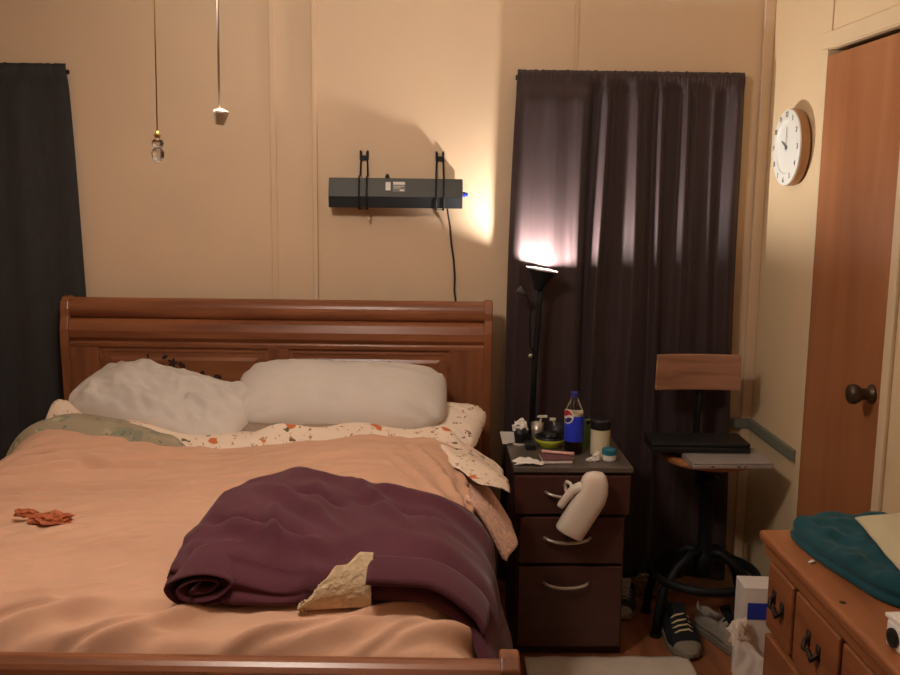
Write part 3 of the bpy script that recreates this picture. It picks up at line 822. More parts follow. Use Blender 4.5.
# --- plum throw, folded, lying across the foot and falling off the right side
TF = [(0.08,-1.62),(0.13,-1.65),(0.22,-1.70),(0.35,-1.705),(0.47,-1.685),(0.59,-1.675),(0.66,-1.70),(0.74,-1.775),(0.85,-1.83),(1.3,-1.90)]
TB = [(0.08,-1.42),(0.11,-1.28),(0.15,-1.17),(0.26,-1.11),(0.41,-1.13),(0.50,-1.17),(0.60,-1.19),(0.70,-1.18),(0.80,-1.22),(1.3,-1.30)]
TH_ = [(0.08,0.045),(0.11,0.070),(0.18,0.080),(0.27,0.084),(0.35,0.072),(0.45,0.062),(0.60,0.054),(0.66,0.048),(0.76,0.024),(1.3,0.014)]
def throw_section(s, N=64):
    tf, tb, H = interp(TF, s), interp(TB, s), interp(TH_, s)
    pts = []
    left = 1-sstep(0.25, 0.42, s)
    for k in range(N):
        q = k/(N-1)
        if q < 0.30:                      # front: stacked rounded folds
            w_ = q/0.30
            z = H*0.80*w_
            bul = (0.024-0.014*gauss((s-0.42)/0.09,1))*math.sqrt(max(0, math.sin(PI*min(1, w_*1.0))))
            lay = 0.016*abs(math.sin(PI*(w_*2.2+0.15)))*left
            t = tf-bul*0.8-lay+0.03*w_*w_*(1+1.5*left)
        elif q < 0.88:                    # top
            w_ = (q-0.30)/0.58
            t0 = tf+0.03*(1+1.5*left)
            t = t0+(tb-0.03-t0)*w_
            z = H*(0.80+0.20*math.sin(PI*min(1.0, 0.25+0.5*w_)*1.0)**0.6*1.0)
            z = H*(0.80+0.24*sstep(0, 0.25, w_)-0.02*w_)
        else:
            w_ = (q-0.88)/0.12
            t = tb-0.03+0.03*math.sin(w_*PI/2)
            z = H*1.02*math.cos(w_*PI/2)**0.7
        amp = sstep(0.02, 0.2, q)*(1-sstep(0.93, 1.0, q))
        amp *= 1-0.7*sstep(0.66, 0.8, s)
        z += amp*0.009*(1-abs(fbm(s*5.0+t*3.5, t*4.2-s*3.5, 6.1, 2))*2.6)
        z += amp*0.013*fbm(s*3.6, t*3.9, 1.7, 2)
        # long folds across the top
        for (sa, ta, sb_, tb_, wd, hh) in THFOLD:
            dx, dy = sb_-sa, tb_-ta
            L2 = dx*dx+dy*dy
            kk = ((s-sa)*dx+(t-ta)*dy)/L2
            dd = abs((s-sa)*dy-(t-ta)*dx)/math.sqrt(L2)
            if -0.2 < kk < 1.2 and dd < 3*wd:
                z += amp*hh*gauss(dd, wd)*sstep(-0.15, 0.2, kk)*(1-sstep(0.8, 1.15, kk))
        if s > EDGE:
            dr = sstep(EDGE, EDGE+0.2, s)
            z += 0.046*dr; z += dr*(0.007*math.sin(t*38+s*3)+0.006*math.sin(t*21+1))
        pts.append((t, max(z, 0.002)))
    return pts
THFOLD = [(0.18,-1.26,0.42,-1.52,0.022,0.020),(0.32,-1.22,0.36,-1.45,0.025,0.018),(0.40,-1.16,0.55,-1.45,0.02,0.026),(0.28,-1.30,0.40,-1.36,0.016,-0.026),
          (0.12,-1.46,0.34,-1.56,0.016,-0.030),(0.15,-1.52,0.40,-1.60,0.02,0.020),(0.44,-1.20,0.72,-1.33,0.024,0.024),(0.42,-1.30,0.62,-1.38,0.014,-0.016),
          (0.60,-1.40,0.78,-1.55,0.022,0.014),(0.25,-1.42,0.29,-1.62,0.014,0.018),(0.55,-1.50,0.80,-1.72,0.03,0.012)]
tb_ = B()
NS_ = 150
rings_ = []
for i in range(NS_):
    u = i/(NS_-1)
    s = 0.070+1.03*u
    sec = throw_section(s)
    if i == 0:
        sec = [(t, 0.4*z) for t, z in sec]
    ring = []
    base = 0.034-0.012*sstep(0.6,0.8,s)
    # ragged lower hem
    for t, z in sec:
        ss = s + 0.03*math.sin(t*15)*u**3
        ring.append(MB @ surf(ss, t, base+z))
    m = 14
    tA, tB2 = sec[-1][0], sec[0][0]
    for k in range(1, m):
        t = tA+(tB2-tA)*k/m
        ring.append(MB @ surf(s + 0.03*math.sin(t*15)*u**3, t, base-0.006))
    rings_.append(ring)
tb_.rings(rings_)
throw = tag(link('throw_blanket', tb_, M_THROW, smooth=True), 'plum fleece throw folded on the comforter, falling off the right side', 'blanket')
# rolled corner at the left end of the throw, its spiral facing the foot of the bed
rl = B()
NSP = 70
def roll_pt(u, v):
    a = 4.9*PI*u
    k = 1.0-0.80*u
    cs, cz_ = 0.165, 0.040
    x_ = cs+0.075*k*math.cos(-PI*0.35-a)*(1+0.06*math.sin(3*a))
    z_ = cz_+0.036*k*math.sin(-PI*0.35-a)
    t = -1.735+0.14*v+0.020*(x_-cs)/0.07+0.008*math.sin(a*0.7)*(1-v)
    return MB @ Vector((x_+0.02*v, t, bump_top(x_, t)+0.034+z_+0.012*v*v))
rl.sheet(roll_pt, NSP*2, 16, 0.006)
link('rolled_corner', rl, M_THROW, throw, smooth=True, world=True)
# sherpa lining showing at a turned-back corner of the front edge
def sherpa(u, v):
    s = 0.352+0.143*u
    hi = interp([(0,0.14),(0.30,0.55),(0.45,0.78),(0.60,0.80),(0.80,1.0),(1.0,1.0)], u)
    H = interp(TH_, s)+0.030
    w_ = v*hi
    t = interp(TF, s)-0.024-0.006*math.sin(PI*v)+0.055*w_*w_
    z = 0.034+H*w_
    n = 0.0016*noise.noise(Vector((u*9, v*9, 3)))+0.001*noise.noise(Vector((u*34, v*34, 9)))
    return MB @ (surf(s+0.012*v*(1-u), t-n, z+n*0.5))
link('sherpa_lining', B().sheet(sherpa, 60, 40, 0.012), M_SHERPA, throw, smooth=True, world=True)
# edge of the upper layer beside the lining
def flap(u, v):
    s = 0.485+0.20*u
    t = interp(TF, s)-0.045+0.09*(1-v)+0.030*u
    z = 0.030+interp(TH_, s)+0.016*(1-u)-0.016*(v**2)
    return MB @ surf(s, t, z)
link('upper_fold', B().sheet(flap, 40, 16, 0.010), M_THROW, throw, smooth=True, world=True)

# --- crumpled rust wrapper on the bedspread
def crumple(b, cx, cy, cz, lx, ly, lz, seed, rz, n=26):
    bm = b.bm
    q = bmesh.ops.create_icosphere(bm, subdivisions=3, radius=1.0)
    R_ = Rz(rz)
    for v in q['verts']:
        d_ = v.co.copy()
        r = 1+0.55*noise.noise(d_*2.6+Vector((seed,0,0)))+0.30*noise.noise(d_*6.5+Vector((0,seed,0)))
        p = R_ @ Vector((d_.x*lx*r, d_.y*ly*r, d_.z*lz*r))
        v.co = Vector((cx+p.x, cy+p.y, max(cz-0.002, cz+lz*0.6+p.z)))
ru = B()
p = Vector((-0.33,-1.27,0)); zz = bump_top(p.x, p.y)+0.022+wrink(p.x, p.y)
crumple(ru, p.x+0.018, p.y-0.01, zz, 0.050, 0.030, 0.013, 1.7, -0.15)
crumple(ru, p.x-0.062, p.y+0.03, zz, 0.034, 0.016, 0.011, 4.1, -0.2)
crumple(ru, p.x-0.02, p.y+0.012, zz, 0.020, 0.012, 0.008, 6.1, 0.3)
ru.bm.transform(MB)
tag(link('crumpled_wrapper', ru, M_RUST), 'small crumpled rust-brown wrapper lying on the tan comforter', 'wrapper')

# ------------------------------------------------------------------ nightstand
nx0, nx1, ny0, ny1, nz = 0.292, 0.682, 3.12, 3.50, 0.668
ns = thing('nightstand', 'dark mahogany three-drawer nightstand between the bed and the stool', 'nightstand', ((nx0+nx1)/2, (ny0+ny1)/2, 0))
link('body', B().box(((nx0+nx1)/2, (ny0+ny1)/2+0.009, 0.325), (nx1-nx0-0.02, ny1-ny0-0.018, 0.65)).box(((nx0+nx1)/2, (ny0+ny1)/2+0.006, 0.585), (nx1-nx0, ny1-ny0-0.012, 0.13)), M_NS, ns, world=True, bevel=0.003)
link('top', B().box(((nx0+nx1)/2, (ny0+ny1)/2, nz-0.009), (nx1-nx0+0.012, ny1-ny0+0.01, 0.018)), M_NSTOP, ns, world=True, bevel=0.003)
for z0, z1, wd in ((0.508,0.640,0.386),(0.335,0.496,0.352),(0.035,0.323,0.352)):
    xc = (nx0+nx1)/2
    dr = link('drawer', B().box((xc, ny0+0.001, (z0+z1)/2), (wd, 0.020, z1-z0)), M_NSD, ns, world=True, bevel=0.003)
    hz = min(z1-0.052, (z0+z1)/2+0.09) if z1-z0 > 0.2 else (z0+z1)/2+0.012
    hx = xc-0.015
    pts = []
    for k in range(13):
        q = -1+2*k/12
        pts.append((hx+0.078*q, ny0-0.012-0.022*(1-q**4)**0.5, hz-0.012*(1-q*q)))
    link('drawer_handle', B().tube(pts, 0.006, seg=10, flat=0.9), M_STEEL, dr, world=True, smooth=True)
NZ = nz

# portable urinal bottle hooked on the top drawer's handle
ur = thing('urinal_bottle', 'white plastic urinal bottle hanging from the top drawer handle of the nightstand', 'bottle', (0.50, 3.06, 0.42))
ax = [(0.467,0.462),(0.469,0.466),(0.485,0.494),(0.505,0.529),(0.525,0.562),(0.538,0.586),(0.545,0.609),(0.547,0.636),(0.547,0.656),(0.546,0.668),(0.546,0.674)]
rad = [0.046,0.049,0.050,0.050,0.050,0.050,0.048,0.045,0.039,0.028,0.008]
rs = []
for i, (x, z) in enumerate(ax):
    if i == 0: tx, tz = ax[1][0]-x, ax[1][1]-z
    elif i == len(ax)-1: tx, tz = x-ax[i-1][0], z-ax[i-1][1]
    else: tx, tz = ax[i+1][0]-ax[i-1][0], ax[i+1][1]-ax[i-1][1]
    l_ = math.hypot(tx, tz); tx /= l_; tz /= l_
    nx_, nz_ = tz, -tx
    rs.append([Vector((x+nx_*rad[i]*math.copysign(abs(math.cos(a))**0.8, math.cos(a)), 3.052+rad[i]*0.72*math.copysign(abs(math.sin(a))**0.8, math.sin(a)), z+nz_*rad[i]*math.copysign(abs(math.cos(a))**0.8, math.cos(a)))) for a in [k*2*PI/28 for k in range(28)]])
ub = B(); ub.rings(rs)
ub2 = link('bottle_body', ub, M_URINAL, ur, world=True, smooth=True)
hd = B().tube([(0.520,3.052,0.614),(0.498,3.052,0.619),(0.480,3.052,0.612),(0.464,3.054,0.594),(0.451,3.056,0.574),(0.441,3.058,0.558),(0.437,3.058,0.551)], 0.012, seg=12, radii=[0.022,0.020,0.017,0.014,0.0135,0.013,0.011])
link('bottle_handle', hd, M_URINAL, ur, world=True, smooth=True)
link('hanging_strap', B().tube([(0.478,3.056,0.614),(0.470,3.070,0.628),(0.462,3.088,0.628),(0.460,3.106,0.614),(0.462,3.104,0.594),(0.466,3.085,0.588),(0.470,3.066,0.596)], 0.006, seg=8), M_URINAL, ur, world=True, smooth=True)

# ------------------------------------------------------------------ things on the nightstand
def at(name, label, cat, x, y, z=None, rz=0.0, group=None):
    return thing(name, label, cat, (x, y, NZ if z is None else z), rz, group)
# cola bottle
cb = at('soda_bottle', 'plastic cola bottle with blue cap and blue label on the nightstand', 'bottle', 0.512, 3.30)
link('bottle_shell', B().lathe([(0.0,0.001),(0.024,0.0),(0.032,0.006),(0.0325,0.03),(0.0315,0.05),(0.0325,0.14),(0.031,0.152),(0.026,0.168),(0.017,0.186),(0.0125,0.196),(0.0125,0.204)], seg=32, cap1=True), M_CLEAR, cb, smooth=True)
link('cola', B().lathe([(0.0,0.003),(0.023,0.002),(0.0305,0.008),(0.031,0.03),(0.030,0.046),(0.030,0.05),(0,0.05)], seg=32), M_COLA, cb, smooth=True)
link('foam', B().lathe([(0,0.132),(0.0305,0.132),(0.0305,0.146),(0,0.147)], seg=32), M_PAPER, cb, smooth=False)
lb = link('bottle_label', B().lathe([(0.0330,0.046),(0.0334,0.048),(0.0334,0.134),(0.0330,0.136)], seg=40, cap0=False, cap1=False), M_BLUEL, cb, smooth=True)
link('bottle_cap', B().lathe([(0,0.219),(0.0125,0.219),(0.0142,0.216),(0.0142,0.203),(0.0145,0.200),(0,0.200)], seg=24), M_NAVY, cb, smooth=False)
# round emblem in red, white and blue, wrapped on the label
def emblem(n, lo, hi, m, r=0.0242, R=0.0338, a0=math.radians(215), zc=0.090):
    b = B(); bm = b.bm
    K = 28
    top, bot = [], []
    for k in range(K+1):
        x = -r+2*r*k/K
        h = math.sqrt(max(0, r*r-x*x))
        wv = 0.004*math.sin(x/r*PI)
        zl = max(-h, min(h, lo*r+wv)) if lo > -1 else -h
        zh = max(-h, min(h, hi*r+wv)) if hi < 1 else h
        a = a0+x/R
        top.append(((R*math.cos(a), R*math.sin(a), zc+zh), a)); bot.append(((R*math.cos(a), R*math.sin(a), zc+zl), a))
    for k in range(K):
        vs = [bm.verts.new(q[0]) for q in (bot[k], bot[k+1], top[k+1], top[k])]
        if (Vector(top[k][0])-Vector(bot[k][0])).length+(Vector(top[k+1][0])-Vector(bot[k+1][0])).length > 1e-5:
            bm.faces.new(vs)
    return link(n, b, m, lb, smooth=True)
emblem('emblem_ring', -1, 1, M_PAPER, r=0.0262, R=0.0336)
emblem('emblem_band', 0.12, 1, M_RED, R=0.0340, r=0.022)
emblem('emblem_band', -1, -0.30, M_NAVY, R=0.0340, r=0.022)
# cream canister with black lid
cn = at('canister', 'cream canister with a wide black lid at the back right of the nightstand', 'canister', 0.604, 3.285)
link('can_body', B().lathe([(0,0.0),(0.032,0.0),(0.034,0.004),(0.034,0.088),(0.032,0.092),(0,0.092)], seg=28), M_CREAM, cn, smooth=False, bevel=0.001)
link('can_lid', B().lathe([(0,0.128),(0.030,0.128),(0.036,0.122),(0.036,0.092),(0,0.092)], seg=28), M_BLACK, cn, bevel=0.002)
# small teal-lidded jar
tj = at('cream_jar', 'small white jar with a teal lid in front of the canister', 'jar', 0.622, 3.205)
link('jar_body', B().lathe([(0,0),(0.021,0),(0.024,0.006),(0.024,0.022),(0,0.022)], seg=24), M_PAPER, tj, bevel=0.001)
link('jar_lid', B().lathe([(0,0.043),(0.021,0.043),(0.025,0.040),(0.025,0.022),(0,0.022)], seg=24), M_TEAL, tj, bevel=0.001)
# green carton behind the bottle
gp_ = at('carton', 'slim green and black carton standing behind the cola bottle', 'carton', 0.586, 3.385, rz=0.2)
link('carton_body', B().box((0,0,0.05), (0.046,0.026,0.10)), M_GREEN, gp_, bevel=0.001)
link('carton_panel', B().box((0.016,-0.0135,0.052), (0.005,0.002,0.092)).box((-0.001,-0.0135,0.093),(0.044,0.002,0.012)), M_BLACK, gp_)
# crumpled tissue by the jar
ct = B(); crumple(ct, 0.578, 3.195, NZ+0.002, 0.016, 0.012, 0.018, 2.2, 0.6); crumple(ct, 0.556, 3.19, NZ+0.002, 0.018, 0.007, 0.007, 5.2, 0.5)
tag(link('tissue', ct, M_PAPER), 'crumpled white tissue standing between the cola bottle and teal-lidded jar', 'tissue')
tl = B()
def tiss(u, v):
    x = 0.290+0.095*u; y = 3.128+0.05*v
    return (x+0.008*math.sin(v*4), y, NZ+0.006+0.012*math.sin(PI*min(1, u*1.1))*(0.5+v*0.5)+0.006*noise.noise(Vector((u*5, v*5, 1))))
tag(link('tissue', tl.sheet(tiss, 24, 14, 0.004), M_PAPER, smooth=True), 'flat white tissue at the front left corner of the nightstand', 'tissue')
# mauve notebook with pink pen
nb = at('notebook', 'small mauve notebook lying at the front of the nightstand', 'notebook', 0.438, 3.205, rz=0.05)
link('pages', B().box((0,0,0.008), (0.098,0.098,0.011)), M_PAPER, nb)
link('cover', B().box((0,0,0.0155), (0.104,0.104,0.004)).box((0,0,0.0015), (0.104,0.104,0.003)), M_MAUVE, nb, bevel=0.001)
pe = B().tube([(0.395,3.235,NZ+0.0235),(0.425,3.222,NZ+0.0235),(0.46,3.212,NZ+0.0235),(0.50,3.200,NZ+0.0235)], 0.0055, radii=[0.006,0.005,0.005,0.007], seg=10)
tag(link('comb', pe, M_PINK, smooth=True), 'curved pale pink comb lying across the mauve notebook', 'comb')
# lime-banded pouch bowl
bw = at('bowl', 'black bowl with a lime-green band behind the mauve notebook', 'bowl', 0.440, 3.385)
link('bowl_body', B().lathe([(0,0),(0.034,0),(0.050,0.020),(0.054,0.040),(0.050,0.040),(0.046,0.022),(0.03,0.006),(0,0.006)], seg=32), M_BLACK, bw, smooth=True)
link('lime_band', B().lathe([(0.0350,0.0010),(0.0515,0.0200),(0.0545,0.030),(0.0525,0.031),(0.0345,0.003)], seg=32, cap0=False, cap1=False), M_LIME, bw, smooth=True)
pc = B(); crumple(pc, 0.445, 3.39, NZ+0.024, 0.034, 0.030, 0.018, 3.3, 0.2)
tag(link('coin_pouch', pc, M_BLACK, smooth=True), 'soft black pouch lying in the lime-banded bowl', 'pouch')
# black cup with white crumpled tissue, and a folded card
cu = at('cup', 'black cup on a white base at the back left of the nightstand', 'cup', 0.335, 3.42)
link('cup_body', B().lathe([(0,0.006),(0.024,0.006),(0.026,0.062),(0.023,0.062),(0.021,0.012),(0,0.012)], seg=24), M_BLACK, cu, smooth=True)
link('cup_base', B().lathe([(0,0),(0.028,0),(0.028,0.006),(0,0.006)], seg=24), M_WHITE, cu)
tw = B(); crumple(tw, 0.337, 3.42, NZ+0.045, 0.026, 0.022, 0.026, 8.0, 0.3)
tag(link('tissue', tw, M_PAPER), 'crumpled white tissue stuffed in the black cup', 'tissue')
cdv = B().prism([(-0.024,0),(0.022,0.004),(0.026,0.042),(-0.034,0.046)], -0.001, 0.001, M=Tr(0.295,3.40,NZ+0.004) @ Rz(0.2) @ Rx(PI/2-0.15))
tag(link('folded_card', cdv, M_PAPER), 'white folded card leaning left of the black cup', 'card')
# silver tumbler, black mug, cable tangle
tm = at('tumbler', 'small silver tumbler behind the lime-banded bowl', 'tumbler', 0.402, 3.455)
link('tumbler_body', B().lathe([(0,0),(0.020,0),(0.024,0.070),(0.021,0.070),(0.018,0.006),(0,0.006)], seg=24), M_STEEL, tm, smooth=True)
tag(link('razor', B().tube([(0.402,3.455,NZ+0.012),(0.410,3.456,NZ+0.06),(0.416,3.456,NZ+0.090),(0.402,3.450,NZ+0.094)], 0.004, seg=8).box((0.422,3.452,NZ+0.094),(0.03,0.008,0.008)), M_WHITE), 'white razor standing in the small silver tumbler', 'razor')
bk = at('mug', 'black mug behind the lime-banded bowl, right of the tumbler', 'mug', 0.475, 3.455)
link('mug_body', B().lathe([(0,0),(0.030,0),(0.034,0.010),(0.034,0.066),(0.031,0.066),(0.030,0.010),(0,0.008)], seg=28), M_BLACK, bk, smooth=True)
link('mug_handle', B().tube([(0.031,0,0.054),(0.048,0,0.050),(0.052,0,0.034),(0.046,0,0.020),(0.031,0,0.016)], 0.005, seg=8), M_BLACK, bk, smooth=True)
tag(link('toothbrush', B().tube([(0.468,3.452,NZ+0.012),(0.462,3.44,NZ+0.07),(0.458,3.436,NZ+0.082)],0.004,seg=8).box((0.455,3.433,NZ+0.088),(0.022,0.008,0.010)), M_WHITE, bevel=0.001), 'white toothbrush standing in the black mug', 'toothbrush')
rm = B().box((0.366,3.36,NZ+0.011),(0.034,0.075,0.022), M=None)
tag(link('charger_block', rm, M_BLACK, bevel=0.004), 'small black charger block in front of the tumbler', 'charger')

# black lamp with an upward cup, standing at the back of the nightstand
LX, LY = 0.385, 3.487
lp = thing('uplight_lamp', 'slim black uplight lamp glowing against the plum curtain', 'lamp', (LX, LY, NZ))
link('lamp_base', B().lathe([(0,0),(0.030,0),(0.030,0.010),(0.012,0.020),(0,0.02)], c=(LX,LY,NZ), seg=28), M_BLACKM, lp, world=True, smooth=True)
link('pole', B().tube([(LX,LY,NZ+0.015),(LX+0.004,LY,NZ+0.25),(LX+0.016,LY,NZ+0.50),(LX+0.022,LY,1.228)], 0.0105, seg=14), M_BLACKM, lp, world=True, smooth=True)
Mc = Tr(LX+0.0235, LY, 1.296) @ Ry(math.radians(9))
cup = link('lamp_cup', B().lathe([(0.0,-0.078),(0.016,-0.076),(0.020,-0.066),(0.024,-0.050),(0.046,-0.014),(0.058,-0.001),(0.058,0.0),(0.055,0.0),(0.043,-0.013),(0.020,-0.045),(0.0,-0.046)], seg=36, M=Mc), M_BLACKM, lp, world=True, smooth=True)
link('cup_rim', B().tube([(0.0575*math.cos(a),0.0575*math.sin(a),0.0) for a in [k*2*PI/40 for k in range(40)]], 0.0022, seg=8, closed=True, M=Mc), M_STEEL, cup, world=True, smooth=True)
link('lamp_bulb', B().sphere((0,0,-0.020), 0.016, s=(1,1,0.8), M=Mc), emat('lamp_filament', LAMP_COL, LAMP_BULB), lp, world=True, smooth=True)
link('side_arm', B().tube([(LX+0.006,LY-0.012,0.99),(LX-0.016,LY-0.02,1.02),(LX-0.018,LY-0.02,1.12),(LX-0.018,LY-0.02,1.175),(LX-0.030,LY-0.022,1.200),(LX-0.048,LY-0.022,1.218)], 0.004, seg=8), M_BLACKM, lp, world=True, smooth=True)
link('reading_head', B().lathe([(0,0.0),(0.008,0.002),(0.010,0.016),(0.014,0.030),(0.012,0.030),(0,0.02)], seg=16, M=Tr(LX-0.040,LY-0.022,1.208) @ Ry(math.radians(-50))), M_CHAR, lp, world=True, smooth=True)
link('switch_knob', B().sphere((LX-0.014,LY-0.024,0.985), 0.008), M_STEEL, lp, world=True, smooth=True)

# ------------------------------------------------------------------ stool
SX, SY = 1.012, 3.355
st = thing('drafting_stool', 'black metal drafting stool with wooden back and seat in the corner', 'stool', (SX, SY, 0))
link('seat', B().lathe([(0,0.628),(0.150,0.628),(0.168,0.634),(0.172,0.645),(0.166,0.654),(0.150,0.656),(0,0.654)], c=(SX,SY,0), seg=40), M_STOOLS, st, world=True, smooth=True)
link('seat_plate', B().lathe([(0,0.585),(0.055,0.588),(0.085,0.618),(0.085,0.628),(0,0.628)], c=(SX,SY,0), seg=28), M_BLACKM, st, world=True, smooth=True)
cl_ = B()
cl_.lathe([(0,0.20),(0.034,0.20),(0.034,0.27),(0.028,0.28),(0.026,0.30),(0.026,0.535),(0.042,0.54),(0.046,0.552),(0.042,0.565),(0.024,0.572),(0.024,0.60),(0,0.60)], c=(SX,SY,0), seg=24)
link('screw_column', cl_, M_BLACKM, st, world=True, smooth=True)
RR = 0.188
for k in range(4):
    a = (32, 148, 206, 334)[k]*PI/180
    cx, sx = math.cos(a), math.sin(a)
    link('leg', B().tube([(SX+0.02*cx,SY+0.02*sx,0.285),(SX+0.06*cx,SY+0.06*sx,0.285),(SX+0.12*cx,SY+0.12*sx,0.245),(SX+(RR-0.01)*cx,SY+(RR-0.01)*sx,0.175),(SX+(RR+0.01)*cx,SY+(RR+0.01)*sx,0.10),(SX+(RR+0.022)*cx,SY+(RR+0.022)*sx,0.012)], 0.016, seg=12), M_BLACKM, st, world=True, smooth=True)
    link('foot_pad', B().lathe([(0,0),(0.020,0),(0.020,0.014),(0,0.014)], c=(SX+(RR+0.022)*cx,SY+(RR+0.022)*sx,0), seg=16), M_BLACK, st, world=True)
link('foot_ring', B().tube([(SX+RR*math.cos(a),SY+RR*math.sin(a),0.208) for a in [k*2*PI/56 for k in range(56)]], 0.0155, seg=12, closed=True), M_BLACKM, st, world=True, smooth=True)
BK = 3.49
bb = B()
ncol = 13
rs = []
for i in range(ncol):
    q = -1+2*i/(ncol-1)
    x = SX-0.022+0.158*q
    yb = BK-0.02*(q*q)
    hh = 0.066
    zc = 0.925
    rs.append([Vector((x-0.004*q, yb-0.010, zc+hh)), Vector((x-0.004*q, yb+0.010, zc+hh)), Vector((x, yb+0.010, zc-hh)), Vector((x, yb-0.010, zc-hh))])
bb.rings(rs)
bkst = link('backrest', bb, M_STOOLW, st, world=True, bevel=0.004, angle=1.0)
for q in (-1, 1):
    for zz in (0.905, 0.945):
        Ms = Tr(SX-0.003+0.135*q, BK-0.030, zz) @ Rx(PI/2)
link('backrest_bracket', B().tube([(SX,SY+0.05,0.612),(SX,SY+0.17,0.612),(SX,BK+0.045,0.64),(SX,BK+0.046,0.76),(SX,BK+0.024,0.93)], 0.011, seg=10, flat=2.0), M_BLACKM, st, world=True, smooth=True)
# laptops on the seat
sl = thing('laptop', 'closed silver laptop lying on the stool seat', 'laptop', (1.03, 3.245, 0.6565), math.radians(1), 'laptops on the stool')
link('laptop_base', B().box((0,0,0.0075), (0.275,0.20,0.013)), M_SILVER, sl, bevel=0.003)
link('laptop_lid', B().box((0,0,0.0185), (0.275,0.20,0.007)), M_SILVER, sl, bevel=0.003)
for px_, pw in ((-0.07,0.010),(0.02,0.012),(0.042,0.008)):
    link('port', B().box((px_,-0.1001,0.008), (pw,0.0012,0.004)), M_BLACK, sl)
bl = thing('laptop', 'thick black laptop on top of the silver laptop', 'laptop', (0.957, 3.338, 0.6795), math.radians(-1.5), 'laptops on the stool')
link('laptop_base', B().box((0,0,0.010), (0.345,0.155,0.020)), M_BLACK, bl, bevel=0.004)
link('laptop_lid', B().box((0,0.002,0.0275), (0.343,0.153,0.013)), M_BLACK, bl, bevel=0.004)

# ------------------------------------------------------------------ shoes
def shoe(name, label, loc, rz, mu, ms, mt, ml, L=0.28, group=None, SC=1.13):
    t = thing(name, label, 'shoe', loc, rz, group)
    # toe at -y, heel at +y
    def outline(q):      # q 0 toe .. 1 heel
        wd = interp([(0,0.004),(0.04,0.026),(0.12,0.042),(0.30,0.051),(0.55,0.042),(0.80,0.036),(0.93,0.030),(1.0,0.004)], q)
        return wd, -L/2+L*q
    b = B(); rs = []
    N = 26
    for zz, k in ((0,0.94),(0.006,1.0),(0.022,1.02),(0.027,0.97)):
        ring = []
        for i in range(N):
            wd, y = outline(i/(N-1)); ring.append(Vector((wd*k, y*(0.98+0.02*k), zz+(0.012*(1-i/(N-1)/0.15) if i/(N-1) < 0.15 and zz < 0.01 else 0))))
        for i in range(N-1, -1, -1):
            wd, y = outline(i/(N-1)); ring.append(Vector((-wd*k-0.0002, y*(0.98+0.02*k), zz+(0.012*(1-i/(N-1)/0.15) if i/(N-1) < 0.15 and zz < 0.01 else 0))))
        rs.append(ring)
    b.rings(rs)
    link('sole', b, ms, t, smooth=False, bevel=0.002)
    up_ = B(); rs = []
    NN = 30
    K = 22
    for i in range(NN):
        q = 0.015+0.97*i/(NN-1)
        wd, y = outline(q)
        h = interp([(0,0.012),(0.06,0.032),(0.18,0.046),(0.35,0.068),(0.48,0.088),(0.58,0.092),(0.75,0.082),(0.92,0.090),(1.0,0.080)], q)
        op = sstep(0.50, 0.58, q)*(1-sstep(0.955, 0.98, q))      # foot opening
        ring = []
        for k in range(K):
            a = -0.02*PI+1.04*PI*k/(K-1)
            c_, s_ = math.cos(a), math.sin(a)
            x = wd*0.97*math.copysign(abs(c_)**0.7, c_)
            z = 0.025+(h-0.02)*max(0, s_)**0.75
            cen = sstep(0.62, 0.9, s_)*op
            z -= cen*(h-0.035)
            x *= (1-0.18*max(0,s_)*(op))
            ring.append(Vector((x, y, z)))
        rs.append(ring)
    up_.rings(rs)
    link('upper', up_, mu, t, smooth=True)
    tc = B(); rs = []
    for i in range(9):
        q = 0.01+0.14*i/8
        wd, y = outline(q)
        h = interp([(0,0.012),(0.06,0.032),(0.18,0.046),(0.35,0.068)], q)+0.0025
        rs.append([Vector((wd*1.0*math.copysign(abs(math.cos(a))**0.7, math.cos(a)), y, 0.024+(h-0.019)*max(0,math.sin(a))**0.75)) for a in [PI*k/16 for k in range(17)]])
    tc.rings(rs)
    link('toe_cap', tc, mt, t, smooth=True)
    tg = B()
    for i in range(1):
        tg.rings([[Vector((-0.020,y,z)),Vector((0.020,y,z)),Vector((0.020,y+0.006,z+0.006)),Vector((-0.020,y+0.006,z+0.006))] for y, z in ((-L/2+L*0.30,0.064),(-L/2+L*0.42,0.084),(-L/2+L*0.52,0.104),(-L/2+L*0.54,0.116))])
    link('tongue', tg, mt if mu is not M_SHOEB else M_SHOEB, t, bevel=0.002)
    lc = B()
    for k in range(4):
        q = 0.28+0.062*k
        wd, y = outline(q); h = interp([(0.18,0.046),(0.35,0.068),(0.48,0.088),(0.58,0.092)], q)+0.008
        lc.tube([(-wd*0.62,y,h-0.012),(-wd*0.3,y-0.004,h),(wd*0.3,y+0.004,h),(wd*0.62,y,h-0.012)], 0.0032, seg=6)
    link('laces', lc, ml, t, smooth=True)
    t.scale = (1.0*SC, 1.0*SC, 1.0*SC)
    return t
shoe('sneaker', 'dark sneaker with grey toe in front of the stool, toe to the viewer', (0.895, 3.225, 0), math.radians(2), M_SHOEB, M_SOLE, M_SOLE, M_LACE, group='sneakers in front of the stool')
shoe('sneaker', 'grey and black sneaker turned sideways beside the white bag', (1.062, 3.205, 0), math.radians(26), M_SHOEG, M_SOLE, M_SHOEB, M_SHOEB, group='sneakers in front of the stool')
shoe('sneaker', 'dim white-trimmed sneaker behind the right side of the nightstand', (0.755, 3.485, 0), math.radians(-20), M_SHOED, M_SHOEG, M_SHOEG, M_SHOEG, L=0.22, SC=1.0)
bp = B()
def bagf(u, v):
    return (0.815+0.09*u+0.008*noise.noise(Vector((u*4, v*4, 1))), 3.575-0.02*v+0.010*noise.noise(Vector((u*7, v*6, 2))), 0.004+0.105*v*(0.85+0.15*math.sin(u*5)))
